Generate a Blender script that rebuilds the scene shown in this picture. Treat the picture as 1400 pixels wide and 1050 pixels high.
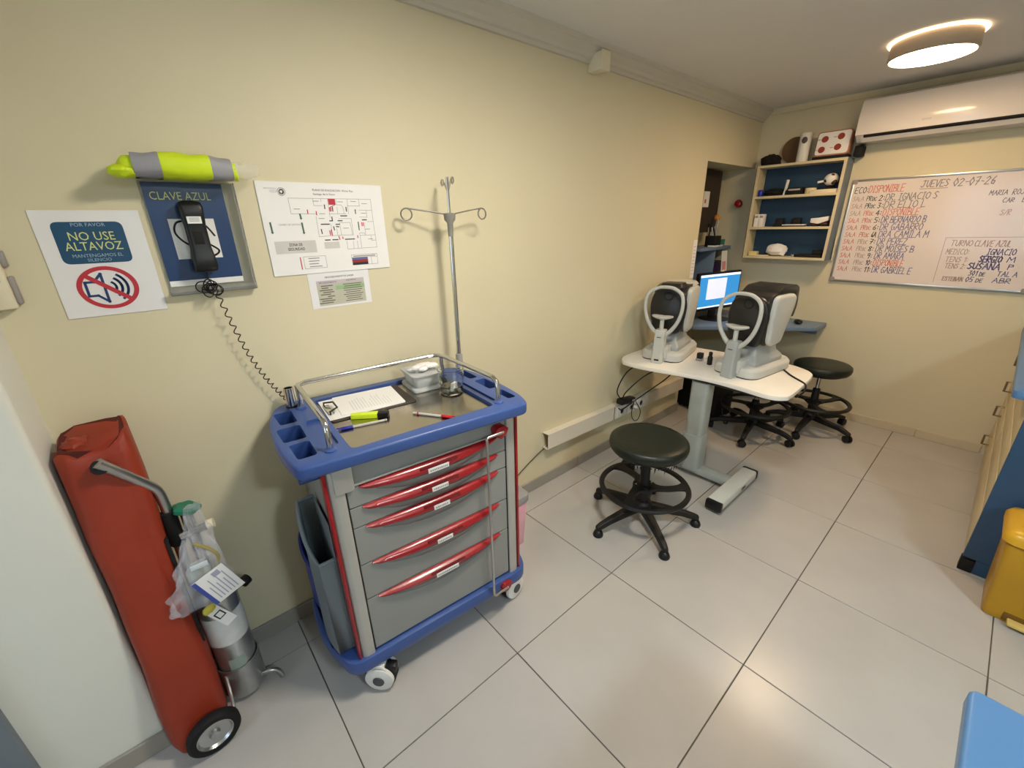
import bpy, bmesh, math, random
from mathutils import Matrix, Vector, noise

for o in list(bpy.data.objects):
    bpy.data.objects.remove(o)
scene = bpy.context.scene
COL = scene.collection
R = math.radians

# ------------------------------------------------------------------ camera
cam_d = bpy.data.cameras.new('camera')
cam_d.sensor_fit = 'HORIZONTAL'
cam_d.sensor_width = 36.0
cam_d.lens = 574.25 / 1400 * 36.0
cam_d.clip_start = 0.02
cam = bpy.data.objects.new('camera', cam_d)
COL.objects.link(cam)
cam.matrix_world = (Matrix.Translation((0, -1.62, 1.56)) @ Matrix.Rotation(R(-40.57), 4, 'Z')
                    @ Matrix.Rotation(R(69.19), 4, 'X') @ Matrix.Rotation(R(-1.30), 4, 'Z'))
scene.camera = cam

# ------------------------------------------------------------------ world, daylight, exposure
world = bpy.data.worlds.new('world')
scene.world = world
world.use_nodes = True
bg = world.node_tree.nodes['Background']
bg.inputs[0].default_value = (0.62, 0.76, 1.0, 1)
bg.inputs[1].default_value = 1.2
# daylight that comes in through the window at the doorway end of the room
day = bpy.data.lights.new('window_daylight', 'AREA')
day.shape = 'RECTANGLE'
day.size, day.size_y = 1.25, 1.15
day.energy = 14
day.color = (0.62, 0.80, 1.0)
dayo = bpy.data.objects.new('window_daylight', day)
COL.objects.link(dayo)
dayo.location = (-2.42, -1.25, 1.5)
dayo.rotation_euler = (R(90), 0, R(-90))
WARM = (1.0, 0.70, 0.41)
NEUTRAL = (1.0, 0.92, 0.79)
COOL = (0.74, 0.90, 1.0)
LAMP_STRENGTH = 62.0
scene.view_settings.view_transform = 'Standard'
scene.view_settings.look = 'None'
scene.view_settings.gamma = 1.0
scene.view_settings.use_curve_mapping = False
scene.view_settings.exposure = 0.08


# ------------------------------------------------------------------ materials
def lin(c):
    out = []
    for v in c[:3]:
        v = v / 255.0
        out.append(v / 12.92 if v <= 0.04045 else ((v + 0.055) / 1.055) ** 2.4)
    return (*out, 1.0)


MATS = {}


def mat(name, rgb, rough=0.5, metal=0.0, var=0.06, scale=6.0, bump=0.0, bscale=60.0, coat=0.0,
        trans=0.0, ior=1.45, emit=None, estr=0.0, alpha=1.0, spec=0.5, detail=4.0):
    if name in MATS:
        return MATS[name]
    m = bpy.data.materials.new(name)
    m.use_nodes = True
    nt = m.node_tree
    b = nt.nodes['Principled BSDF']
    c = lin(rgb)
    b.inputs['Roughness'].default_value = rough
    b.inputs['Metallic'].default_value = metal
    b.inputs['Coat Weight'].default_value = coat
    b.inputs['Coat Roughness'].default_value = 0.08
    b.inputs['Transmission Weight'].default_value = trans
    b.inputs['IOR'].default_value = ior
    b.inputs['Alpha'].default_value = alpha
    b.inputs['Specular IOR Level'].default_value = spec
    tc = nt.nodes.new('ShaderNodeTexCoord')
    nz = nt.nodes.new('ShaderNodeTexNoise')
    nz.inputs['Scale'].default_value = scale
    nz.inputs['Detail'].default_value = detail
    nt.links.new(tc.outputs['Object'], nz.inputs['Vector'])
    ramp = nt.nodes.new('ShaderNodeValToRGB')
    ramp.color_ramp.elements[0].position = 0.3
    ramp.color_ramp.elements[1].position = 0.7
    ramp.color_ramp.elements[0].color = (*[v * (1 - var) for v in c[:3]], 1)
    ramp.color_ramp.elements[1].color = (*[min(1, v * (1 + var)) for v in c[:3]], 1)
    nt.links.new(nz.outputs['Fac'], ramp.inputs['Fac'])
    nt.links.new(ramp.outputs['Color'], b.inputs['Base Color'])
    if bump > 0:
        n2 = nt.nodes.new('ShaderNodeTexNoise')
        n2.inputs['Scale'].default_value = bscale
        n2.inputs['Detail'].default_value = 3
        nt.links.new(tc.outputs['Object'], n2.inputs['Vector'])
        bp = nt.nodes.new('ShaderNodeBump')
        bp.inputs['Strength'].default_value = bump
        bp.inputs['Distance'].default_value = 0.01
        nt.links.new(n2.outputs['Fac'], bp.inputs['Height'])
        nt.links.new(bp.outputs['Normal'], b.inputs['Normal'])
    if emit:
        b.inputs['Emission Color'].default_value = emit if len(emit) == 4 else (*emit, 1)
        b.inputs['Emission Strength'].default_value = estr
    MATS[name] = m
    return m


WALL = mat('cream_wall_paint', (215, 205, 174), 0.55, var=0.025, scale=1.6, bump=0.05, bscale=35)
CEIL = mat('ceiling_paint', (222, 219, 215), 0.8, var=0.02, scale=1.5)
TILE = mat('grey_floor_tile', (180, 176, 171), 0.26, var=0.05, scale=3.0, bump=0.012, bscale=18)
GROUT = mat('dark_grout', (92, 84, 76), 0.9, var=0.15, scale=20)
SKIRT = mat('grey_skirting_tile', (150, 145, 136), 0.35, var=0.07, scale=5)
FRAMEGREY = mat('blue_grey_door_paint', (118, 128, 138), 0.5)
WHITE = mat('white_plastic', (226, 224, 218), 0.4, var=0.02)
PAPER = mat('white_paper', (236, 234, 232), 0.55, var=0.015)
LAMIN = mat('laminated_paper', (232, 230, 232), 0.25, var=0.015)
CREAM = mat('cream_plastic', (222, 212, 186), 0.45, var=0.03)
BLACK = mat('black_plastic', (16, 16, 17), 0.4, var=0.1)
MATTE_BLACK = mat('matte_black', (14, 13, 13), 0.75, var=0.15)
CHROME = mat('chrome', (205, 205, 205), 0.14, 1.0, var=0.03)
STEEL = mat('brushed_steel', (176, 170, 160), 0.2, 1.0, var=0.05, scale=14)
ALU = mat('aluminium', (190, 190, 190), 0.32, 1.0, var=0.05)
INK = mat('black_ink', (38, 36, 40), 0.6, var=0.02)
GREYINK = mat('grey_ink', (150, 148, 146), 0.6, var=0.02)


# ------------------------------------------------------------------ mesh helpers
class MB:
    def __init__(s, M=None):
        s.v, s.f, s.M = [], [], (M or Matrix.Identity(4))

    def add(s, vs, fs):
        n = len(s.v)
        s.v += [s.M @ Vector(p) for p in vs]
        s.f += [[n + i for i in f] for f in fs]
        return s

    def box(s, x0, x1, y0, y1, z0, z1):
        vs = [(x0, y0, z0), (x1, y0, z0), (x1, y1, z0), (x0, y1, z0), (x0, y0, z1), (x1, y0, z1), (x1, y1, z1), (x0, y1, z1)]
        return s.add(vs, [(3, 2, 1, 0), (4, 5, 6, 7), (0, 1, 5, 4), (1, 2, 6, 5), (2, 3, 7, 6), (3, 0, 4, 7)])

    def loft(s, secs, cap=True, closed=True):
        n = len(secs[0])
        vs = [p for sec in secs for p in sec]
        fs = []
        for i in range(len(secs) - 1):
            for j in range(n if closed else n - 1):
                k = (j + 1) % n
                fs.append((i * n + j, i * n + k, (i + 1) * n + k, (i + 1) * n + j))
        if cap:
            fs.append(tuple(range(n))[::-1])
            fs.append(tuple((len(secs) - 1) * n + j for j in range(n)))
        return s.add(vs, fs)

    def prism(s, poly, z0, z1):
        return s.loft([[(x, y, z0) for x, y in poly], [(x, y, z1) for x, y in poly]])

    def prism_y(s, poly, y0, y1):          # poly in (x, z)
        return s.loft([[(x, y0, z) for x, z in poly], [(x, y1, z) for x, z in poly]])

    def prism_x(s, poly, x0, x1):          # poly in (y, z)
        return s.loft([[(x0, y, z) for y, z in poly], [(x1, y, z) for y, z in poly]])

    def lathe(s, prof, n=24, c=(0, 0, 0), cap=True):
        secs = []
        for r, z in prof:
            secs.append([(c[0] + r * math.cos(2 * math.pi * i / n), c[1] + r * math.sin(2 * math.pi * i / n), c[2] + z) for i in range(n)])
        return s.loft(secs, cap)

    def cyl(s, p, q, r, n=16, r2=None):
        p, q = Vector(p), Vector(q)
        d = (q - p)
        rot = d.to_track_quat('Z', 'Y').to_matrix().to_4x4()
        T = Matrix.Translation(p) @ rot
        r2 = r if r2 is None else r2
        L = d.length
        a = [T @ Vector((r * math.cos(2 * math.pi * i / n), r * math.sin(2 * math.pi * i / n), 0)) for i in range(n)]
        b = [T @ Vector((r2 * math.cos(2 * math.pi * i / n), r2 * math.sin(2 * math.pi * i / n), L)) for i in range(n)]
        return s.loft([a, b])

    def tube(s, pts, r, n=10, closed=False):
        pts = [Vector(p) for p in pts]
        N = len(pts)
        up = None
        secs = []
        for i, p in enumerate(pts):
            if closed:
                t = pts[(i + 1) % N] - pts[i - 1]
            else:
                t = pts[min(i + 1, N - 1)] - pts[max(i - 1, 0)]
            t.normalize()
            if up is None:
                up = Vector((0, 0, 1)) if abs(t.z) < 0.9 else Vector((1, 0, 0))
            u = (up - t * up.dot(t))
            if u.length < 1e-6:
                u = t.orthogonal()
            u.normalize()
            w = t.cross(u)
            up = u
            rr = r[i] if isinstance(r, (list, tuple)) else r
            secs.append([p + (u * math.cos(2 * math.pi * k / n) + w * math.sin(2 * math.pi * k / n)) * rr for k in range(n)])
        if closed:
            secs.append(secs[0])
        return s.loft(secs, cap=not closed)

    def ellipsoid(s, c, r, nu=20, nv=12, fn=None):
        secs = []
        for j in range(nv + 1):
            th = math.pi * (j + 0.02) / (nv + 0.04)
            sec = []
            for i in range(nu):
                ph = 2 * math.pi * i / nu
                d = Vector((math.sin(th) * math.cos(ph), math.sin(th) * math.sin(ph), -math.cos(th)))
                k = fn(d) if fn else 1.0
                sec.append((c[0] + r[0] * d.x * k, c[1] + r[1] * d.y * k, c[2] + r[2] * d.z * k))
            secs.append(sec)
        return s.loft(secs)

    def quad(s, a, b, c, d):
        return s.add([a, b, c, d], [(0, 1, 2, 3)])

    def rect(s, x0, x1, y0, y1, z=0.0):
        return s.quad((x0, y0, z), (x1, y0, z), (x1, y1, z), (x0, y1, z))

    def strip(s, pts, w, z=0.0):           # flat drawn line
        for (ax, ay), (bx, by) in zip(pts[:-1], pts[1:]):
            d = Vector((bx - ax, by - ay))
            if d.length < 1e-7:
                continue
            n = Vector((-d.y, d.x)).normalized() * w * 0.5
            e = d.normalized() * w * 0.5
            s.quad((ax - e.x - n.x, ay - e.y - n.y, z), (bx + e.x - n.x, by + e.y - n.y, z),
                   (bx + e.x + n.x, by + e.y + n.y, z), (ax - e.x + n.x, ay - e.y + n.y, z))
        return s

    def build(s, name, m, parent=None, bevel=0.0, smooth=40, segs=2, flat=False):
        me = bpy.data.meshes.new(name)
        me.from_pydata([tuple(p) for p in s.v], [], s.f)
        bm = bmesh.new()
        bm.from_mesh(me)
        if not flat:
            bmesh.ops.recalc_face_normals(bm, faces=bm.faces)
        if bevel > 0:
            bmesh.ops.remove_doubles(bm, verts=bm.verts, dist=1e-6)
            es = [e for e in bm.edges if len(e.link_faces) == 2 and e.calc_face_angle(0) > R(28)]
            bmesh.ops.bevel(bm, geom=es, offset=bevel, segments=segs, profile=0.5, affect='EDGES', clamp_overlap=True)
        bm.to_mesh(me)
        bm.free()
        me.materials.append(m)
        for p in me.polygons:
            p.use_smooth = True
        me.set_sharp_from_angle(angle=R(smooth))
        o = bpy.data.objects.new(name, me)
        COL.objects.link(o)
        if parent:
            o.parent = parent
        return o


def tag(o, label, cat=None, group=None, kind=None):
    o['label'] = label
    if cat:
        o['category'] = cat
    if group:
        o['group'] = group
    if kind:
        o['kind'] = kind
    return o


def thing(name, label, cat, loc=(0, 0, 0), rot=(0, 0, 0), group=None, kind=None):
    o = bpy.data.objects.new(name, None)
    o.empty_display_size = 0.05
    COL.objects.link(o)
    o.location = loc
    o.rotation_euler = rot
    return tag(o, label, cat, group, kind)


def copy_tree(o, parent=None):
    c = o.copy()
    COL.objects.link(c)
    c.parent = parent
    for ch in list(o.children):
        copy_tree(ch, c)
    return c


def spline(pts, k=8, closed=False):
    pts = [Vector(p) for p in pts]
    out = []
    N = len(pts)
    rng = range(N if closed else N - 1)
    for i in rng:
        p0 = pts[(i - 1) % N] if (closed or i > 0) else pts[0]
        p1 = pts[i]
        p2 = pts[(i + 1) % N]
        p3 = pts[(i + 2) % N] if (closed or i + 2 < N) else pts[-1]
        for j in range(k):
            t = j / k
            out.append(0.5 * ((2 * p1) + (-p0 + p2) * t + (2 * p0 - 5 * p1 + 4 * p2 - p3) * t * t + (-p0 + 3 * p1 - 3 * p2 + p3) * t ** 3))
    if not closed:
        out.append(pts[-1])
    return out


def rounded(pts, r, k=5):
    """fillet a 2D polygon; r number or list"""
    out = []
    N = len(pts)
    for i in range(N):
        rr = r[i] if isinstance(r, (list, tuple)) else r
        p0, p1, p2 = Vector(pts[i - 1]), Vector(pts[i]), Vector(pts[(i + 1) % N])
        a, b = (p0 - p1), (p2 - p1)
        rr = min(rr, a.length * 0.49, b.length * 0.49)
        if rr < 1e-5:
            out.append(tuple(p1))
            continue
        A, B = p1 + a.normalized() * rr, p1 + b.normalized() * rr
        for j in range(k + 1):
            t = j / k
            q = A * (1 - t) ** 2 + p1 * 2 * t * (1 - t) + B * t * t
            out.append((q.x, q.y))
    return out


def rrect(x0, x1, y0, y1, r, k=5):
    return rounded([(x0, y0), (x1, y0), (x1, y1), (x0, y1)], r, k)


def bool_cut(o, cutter_builders):
    for mb in cutter_builders:
        c = mb.build('cutter', WHITE)
        c.parent = o.parent
        md = o.modifiers.new('cut', 'BOOLEAN')
        md.operation = 'DIFFERENCE'
        md.solver = 'EXACT'
        md.object = c
        bpy.context.view_layer.update()
        dg = bpy.context.evaluated_depsgraph_get()
        me = bpy.data.meshes.new_from_object(o.evaluated_get(dg))
        o.modifiers.clear()
        o.data = me
        bpy.data.objects.remove(c)
    o.data.set_sharp_from_angle(angle=R(40))


def text(s, size, m, parent, x, y, z=0.0009, align='LEFT', name='lettering', shear=0.0, sx=1.0, width=None, bold=0.0):
    cu = bpy.data.curves.new('t', 'FONT')
    cu.body = s
    cu.size = size
    cu.align_x = align
    cu.shear = shear
    cu.resolution_u = 2
    cu.offset = bold
    o = bpy.data.objects.new('t', cu)
    COL.objects.link(o)
    bpy.context.view_layer.update()
    dg = bpy.context.evaluated_depsgraph_get()
    me = bpy.data.meshes.new_from_object(o.evaluated_get(dg))
    bpy.data.objects.remove(o)
    xs = [v.co.x for v in me.vertices]
    if width and xs:
        sx = width / max(1e-6, max(xs) - min(xs))
    for v in me.vertices:
        v.co.x = v.co.x * sx + x
        v.co.y += y
        v.co.z += z
    me.materials.clear()
    me.materials.append(m)
    me.name = name
    t = bpy.data.objects.new(name, me)
    COL.objects.link(t)
    t.parent = parent
    return t


def stroke_text(s, h, m, parent, x, y, z, width, w=0.0035, name='handwriting', seed=1, slant=0.08):
    """hand-drawn capitals made of flat marker strokes"""
    G = {
        'A': [[(0, 0), (.45, 1), (.9, 0)], [(.2, .4), (.7, .4)]], 'B': [[(0, 0), (0, 1), (.6, .95), (.6, .6), (0, .52), (.75, .4), (.7, .05), (0, 0)]],
        'C': [[(.8, .9), (.3, 1), (0, .5), (.3, 0), (.8, .1)]], 'D': [[(0, 0), (0, 1), (.5, .95), (.8, .5), (.5, .05), (0, 0)]],
        'E': [[(.7, 1), (0, 1), (0, 0), (.7, 0)], [(0, .5), (.55, .5)]], 'F': [[(.7, 1), (0, 1), (0, 0)], [(0, .5), (.5, .5)]],
        'G': [[(.8, .9), (.3, 1), (0, .5), (.3, 0), (.8, .1), (.8, .45), (.45, .45)]], 'I': [[(.2, 0), (.2, 1)], [(0, 1), (.4, 1)], [(0, 0), (.4, 0)]],
        'J': [[(.6, 1), (.6, .2), (.3, 0), (0, .2)], [(.2, 1), (.9, 1)]], 'L': [[(0, 1), (0, 0), (.6, 0)]],
        'M': [[(0, 0), (.1, 1), (.45, .4), (.8, 1), (.9, 0)]], 'N': [[(0, 0), (0, 1), (.7, 0), (.7, 1)]],
        'O': [[(.4, 1), (.05, .75), (.05, .25), (.4, 0), (.75, .25), (.75, .75), (.4, 1)]], 'P': [[(0, 0), (0, 1), (.6, .95), (.65, .6), (0, .5)]],
        'R': [[(0, 0), (0, 1), (.6, .95), (.6, .6), (0, .5), (.7, 0)]], 'S': [[(.7, .9), (.3, 1), (.05, .75), (.65, .35), (.4, 0), (0, .1)]],
        'T': [[(0, 1), (.8, 1)], [(.4, 1), (.4, 0)]], 'U': [[(0, 1), (.05, .2), (.35, 0), (.65, .2), (.7, 1)]],
        'V': [[(0, 1), (.4, 0), (.8, 1)]], 'Z': [[(0, 1), (.7, 1), (0, 0), (.75, 0)]], 'Q': [[(.4, 1), (.05, .5), (.4, 0), (.75, .5), (.4, 1)], [(.5, .3), (.8, 0)]],
        '0': [[(.35, 1), (0, .5), (.35, 0), (.7, .5), (.35, 1)]], '1': [[(.1, .8), (.35, 1), (.35, 0)]], '2': [[(0, .8), (.35, 1), (.65, .75), (0, 0), (.7, 0)]],
        '3': [[(0, .95), (.55, .95), (.25, .55), (.6, .3), (.3, 0), (0, .1)]], '4': [[(.5, 0), (.5, 1), (0, .35), (.7, .35)]],
        '5': [[(.6, 1), (.05, 1), (0, .6), (.55, .5), (.5, .05), (0, .05)]], '6': [[(.5, 1), (.1, .5), (.1, .1), (.5, .05), (.55, .4), (.1, .45)]],
        '7': [[(0, 1), (.65, 1), (.25, 0)], [(.1, .5), (.6, .5)]], '8': [[(.35, .52), (.05, .8), (.35, 1), (.65, .8), (.35, .52), (.05, .2), (.35, 0), (.65, .2), (.35, .52)]],
        '9': [[(.6, .6), (.2, .5), (.1, .85), (.55, .95), (.6, .6), (.45, 0)]], ':': [[(.15, .2), (.15, .28)], [(.15, .65), (.15, .73)]],
        '-': [[(.1, .45), (.5, .45)]], '/': [[(0, 0), (.6, 1)]], '.': [[(.1, 0), (.12, .06)]],
    }
    rnd = random.Random(seed * 77 + len(s))
    strokes, cx = [], 0.0
    for ch in s:
        if ch == ' ':
            cx += 0.55
            continue
        g = G.get(ch.upper(), G['O'])
        small = 0.72 if ch.islower() else 1.0
        wd = max(p[0] for st in g for p in st)
        for st in g:
            strokes.append([(cx + p[0] * small + rnd.uniform(-.03, .03), p[1] * small + rnd.uniform(-.04, .04)) for p in st])
        cx += wd * small + 0.25
    k = width / max(cx - 0.25, 0.1)
    mb = MB()
    for i, st in enumerate(strokes):
        mb.strip([(x + a * k + slant * b * h, y + b * h) for a, b in st], w, z + 0.00002 * (i % 5))
    return mb.build(name, m, parent, flat=True)


# ================================================================== THE SETTING
L = 4.12            # far wall
HC = 2.36           # ceiling height
XL, YB = -2.3, -4.0
# floor: grout bed with single tiles proud of it
fl = MB().box(XL, L, YB, 0.36, -0.06, -0.004).build('floor', GROUT)
tag(fl, 'large grey square floor tiles with thin dark joints', kind='structure')
TS, TX, TY = 0.6, 1.35, -0.74
tile_mesh = None
xs = [TX + TS * i for i in range(-7, 6)]
ys = [TY + TS * j for j in range(-6, 4)]
for x0 in xs:
    for y0 in ys:
        a0, a1 = max(x0 + .0018, XL), min(x0 + TS - .0018, L)
        b0, b1 = max(y0 + .0018, YB), min(y0 + TS - .0018, 0.36)
        if a1 - a0 < 0.01 or b1 - b0 < 0.01:
            continue
        if b0 >= -0.01 and a1 < 3.2:
            continue
        full = (a1 - a0 > TS - .01) and (b1 - b0 > TS - .01)
        if full and tile_mesh:
            t = bpy.data.objects.new('tile', tile_mesh)
            COL.objects.link(t)
            t.parent = fl
            t.location = (x0 + TS / 2, y0 + TS / 2, 0)
        else:
            if full:
                t = MB().box(-TS / 2 + .0018, TS / 2 - .0018, -TS / 2 + .0018, TS / 2 - .0018, -.006, 0).build('tile', TILE, fl, bevel=.0012, segs=1)
                tile_mesh = t.data
                t.location = (x0 + TS / 2, y0 + TS / 2, 0)
            else:
                MB().box(a0, a1, b0, b1, -.006, 0).build('tile', TILE, fl, bevel=.0012, segs=1)

tag(MB().box(XL, L + .1, YB - .1, 0.45, HC, HC + .08).build('ceiling', CEIL), 'plain off-white ceiling', kind='structure')
AX0, AZ1, AY = 3.28, 1.955, 0.34       # alcove
wm = MB().box(-0.29, AX0, 0.0, 0.10, 0, HC)
wm.box(AX0, L, 0.0, 0.10, AZ1, HC)
wm.box(AX0 - .1, AX0, 0.1, AY, 0, AZ1 + .1)
tag(wm.build('wall_front', WALL), 'long cream painted wall behind the drawer trolley', kind='structure')
wa = MB().box(AX0, L, AY, AY + .1, 0, AZ1 + .1).box(AX0, L, 0.1, AY, AZ1, AZ1 + .1)
tag(wa.build('wall_alcove', WALL), 'cream back and ceiling of the recess behind the monitor', kind='structure')
tag(MB().box(L, L + .1, YB - .1, AY + .1, 0, HC).build('wall_right', WALL), 'cream end wall carrying the whiteboard', kind='structure')
PIL = mat('pale_wall_paint', (220, 220, 211), 0.55, var=0.02, scale=2.0, bump=0.04, bscale=40)
wp = MB()
wp.prism(rounded([(-.60, -.21), (-.29, -.21), (-.29, 0.1), (-.60, 0.1)], [0, .018, 0, 0], 4), 0, HC)
wp.box(XL, -1.55, -.21, .1, 0, HC)
wp.box(-1.55, -.60, -.21, .1, 2.08, HC)
tag(wp.build('wall_left', PIL), 'pale wall jutting out beside the red bag', kind='structure')
ws = MB().box(XL - .1, XL, YB - .1, -1.9, 0, HC).box(XL - .1, XL, -.6, .1, 0, HC).box(XL - .1, XL, -1.9, -.6, 0, .9).box(XL - .1, XL, -1.9, -.6, 2.1, HC)
tag(ws.build('wall_side', WALL), 'cream wall with a window at the doorway end of the room', kind='structure')
# door in the jutting wall
dr = thing('door_1', 'blue grey painted door frame beside the pale wall', None, (0, 0, 0), kind='structure')
fm = MB().box(-.60, -.54, -.235, -.20, 0, 2.12).box(-1.61, -1.55, -.235, -.20, 0, 2.12).box(-1.55, -.60, -.235, -.20, 2.06, 2.12)
fm.box(-.62, -.60, -.21, .02, 0, 2.08).box(-1.55, -1.53, -.21, .02, 0, 2.08)
fm.build('door_frame', FRAMEGREY, dr, bevel=.004)
dd = MB().box(-1.53, -.62, -.05, -.01, 0.01, 2.06).build('door_leaf', mat('grey_door', (140, 146, 150), 0.5), dr, bevel=.003)
hb = MB().cyl((-.70, -.05, 1.0), (-.70, -.10, 1.0), .012)
hb.tube([(-.70, -.10, 1.0), (-.75, -.10, 1.0), (-.82, -.10, 1.0)], .009)
hb.build('door_handle', CHROME, dd)
# wall behind the photographer
tag(MB().box(XL, L, YB - .1, YB, 0, HC).build('wall_back', WALL), 'plain cream wall behind the blue desk and counter', kind='structure')
wn = thing('window_1', 'white framed window at the doorway end of the room', None, kind='structure')
for a in ((-1.9, -1.84, .9, 2.1), (-.66, -.6, .9, 2.1), (-1.28, -1.22, .96, 2.04), (-1.84, -.66, .9, .96), (-1.84, -.66, 2.04, 2.1)):
    MB().box(XL - .08, XL - .03, a[0], a[1], a[2], a[3]).build('window_frame', WHITE, wn, bevel=.004)

# skirting tiles
bs = thing('baseboard_front', 'grey tile skirting along the long cream wall', None, kind='structure')
x = -0.29
k = 0
for e in (0.16, 0.75, 1.35, 1.95, 2.55, 3.15, AX0):
    MB().box(x + .0015, e - .0015, -.011, 0.0, 0.0, .072).build('skirting_tile', SKIRT, bs, bevel=.002, segs=1)
    x = e
br = thing('baseboard_right', 'beige skirting under the whiteboard wall', None, kind='structure')
SK2 = mat('beige_skirting', (205, 192, 164), 0.45)
y = AY
for e in (-.26, -.86, -1.46, -1.80):
    MB().box(L - .012, L, e + .001, y - .001, 0, .065).build('skirting_tile', SK2, br, bevel=.002, segs=1)
    y = e
bl = thing('baseboard_left', 'grey tile skirting of the jutting pale wall', None, kind='structure')
MB().box(-.538, -.292, -.222, -.21, 0, .07).build('skirting_tile', SKIRT, bl, bevel=.002, segs=1)
MB().box(-.29, -.279, -.205, -.012, 0, .07).build('skirting_tile', SKIRT, bl, bevel=.002, segs=1)

# cornice
CORN = mat('cornice_paint', (204, 198, 184), 0.6, var=0.02)
prof = [(0, 2.285), (-.014, 2.285), (-.016, 2.300), (-.028, 2.304), (-.036, 2.318), (-.056, 2.330), (-.064, 2.338), (-.074, 2.340), (-.078, HC), (0, HC)]
tag(MB().prism_x(prof, -.29, L).build('trim_1', CORN, smooth=25), 'stepped plaster cornice along the long cream wall', kind='structure')
prof2 = [(L, 2.325), (L - .012, 2.325), (L - .03, 2.345), (L - .035, HC), (L, HC)]
tag(MB().prism_y(prof2, 0, YB).build('trim_2', WALL, smooth=25), 'narrow cornice above the air conditioner', kind='structure')

# ================================================================== CEILING LAMPS
LBODY = mat('lamp_band', (186, 168, 146), 0.45)


def ceiling_lamp(x, y, label, col, power):
    EM = mat('lamp_diffuser_%.1f' % x, (255, 240, 220), 0.5, emit=col, estr=power)
    EMR = mat('lamp_ring_glow_%.1f' % x, (255, 230, 190), 0.5, emit=col, estr=4.0)
    t = thing('ceiling_lamp', label, 'lamp', (x, y, HC))
    MB().lathe([(.165, -.002), (.178, -.002), (.180, -.006), (.177, -.010), (.165, -.010)], 48, cap=False).build('glow_ring', EMR, t)
    MB().lathe([(.02, 0), (.163, 0), (.166, -.015), (.168, -.072), (.160, -.080), (.158, -.074), (.02, -.070)], 48).build('lamp_body', LBODY, t)
    MB().lathe([(.1575, -.072), (.157, -.079), (.12, -.086), (.06, -.089), (.005, -.090)], 48, cap=True).build('diffuser', EM, t)
    return t


ceiling_lamp(3.18, -1.10, 'lit round ceiling lamp in front of the air conditioner', WARM, 62)
ceiling_lamp(0.95, -1.16, 'lit round ceiling lamp above the floor before the drawer trolley', NEUTRAL, 112)
ceiling_lamp(0.50, -3.20, 'lit round ceiling lamp near the wall behind the blue desk', COOL, 165)

# ================================================================== DRAWER TROLLEY (medical cart)
BLUE = mat('blue_plastic', (58, 84, 144), 0.34, var=0.05)
DBLUE = mat('dark_blue_plastic', (38, 52, 140), 0.4, var=0.05)
GREYM = mat('grey_enamel', (140, 141, 138), 0.38, var=0.025)
POST = mat('silver_grey_post', (178, 176, 170), 0.36, 0.25, var=0.03)
RED = mat('red_plastic', (150, 18, 26), 0.28, var=0.06, coat=0.3)
GREYBIN = mat('blue_grey_bin', (116, 124, 128), 0.5, var=0.04)
cart = thing('drawer_trolley', 'grey medical drawer trolley with red handles and blue top standing against the wall', 'trolley',
             (.585, -.575, 0), (0, 0, R(-4.5)))
# base
base_poly = rounded([(-.375, .03), (.36, .025), (.40, .12), (.405, .30), (.37, .52), (-.36, .54), (-.42, .42), (-.43, .22)], [.05, .05, .05, .1, .06, .06, .1, .1])
bo = MB().prism(base_poly, .125, .182).build('base', BLUE, cart, bevel=.010)
bool_cut(bo, [MB().prism(rrect(-.408, -.352, .14, .24, .02), .15, .3), MB().prism(rrect(-.408, -.352, .27, .44, .02), .15, .3),
              MB().prism(rrect(.345, .385, .14, .42, .015), .15, .3)])
# body
MB().box(-.335, .335, .075, .53, .18, .915).build('body', GREYM, cart, bevel=.004)
for sgn in (-1, 1):
    xo, xi = sgn * .334, sgn * .289
    MB().prism(rounded([(xi, .040), (xo - sgn * .012, .040), (xo, .052), (xo, .085), (xi, .085)], .008, 3), .18, .925).build('post', POST, cart)
    MB().box(min(xo, xo + sgn * .010), max(xo, xo + sgn * .010), .044, .080, .182, .925).build('red_strip', RED, cart, bevel=.003)
MB().box(-.332, -.318, .06, .53, .18, .92).build('side_panel', GREYM, cart)
MB().box(-.289, .289, .048, .085, .850, .925).build('top_panel', GREYM, cart, bevel=.003)
MB().box(-.287, .287, .041, .05, .847, .853).build('top_panel_edge', POST, cart, bevel=.002)
MB().prism_y(rrect(-.318, -.262, .838, .935, .012), .036, .046).build('corner_bracket', POST, cart, bevel=.002)
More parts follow.
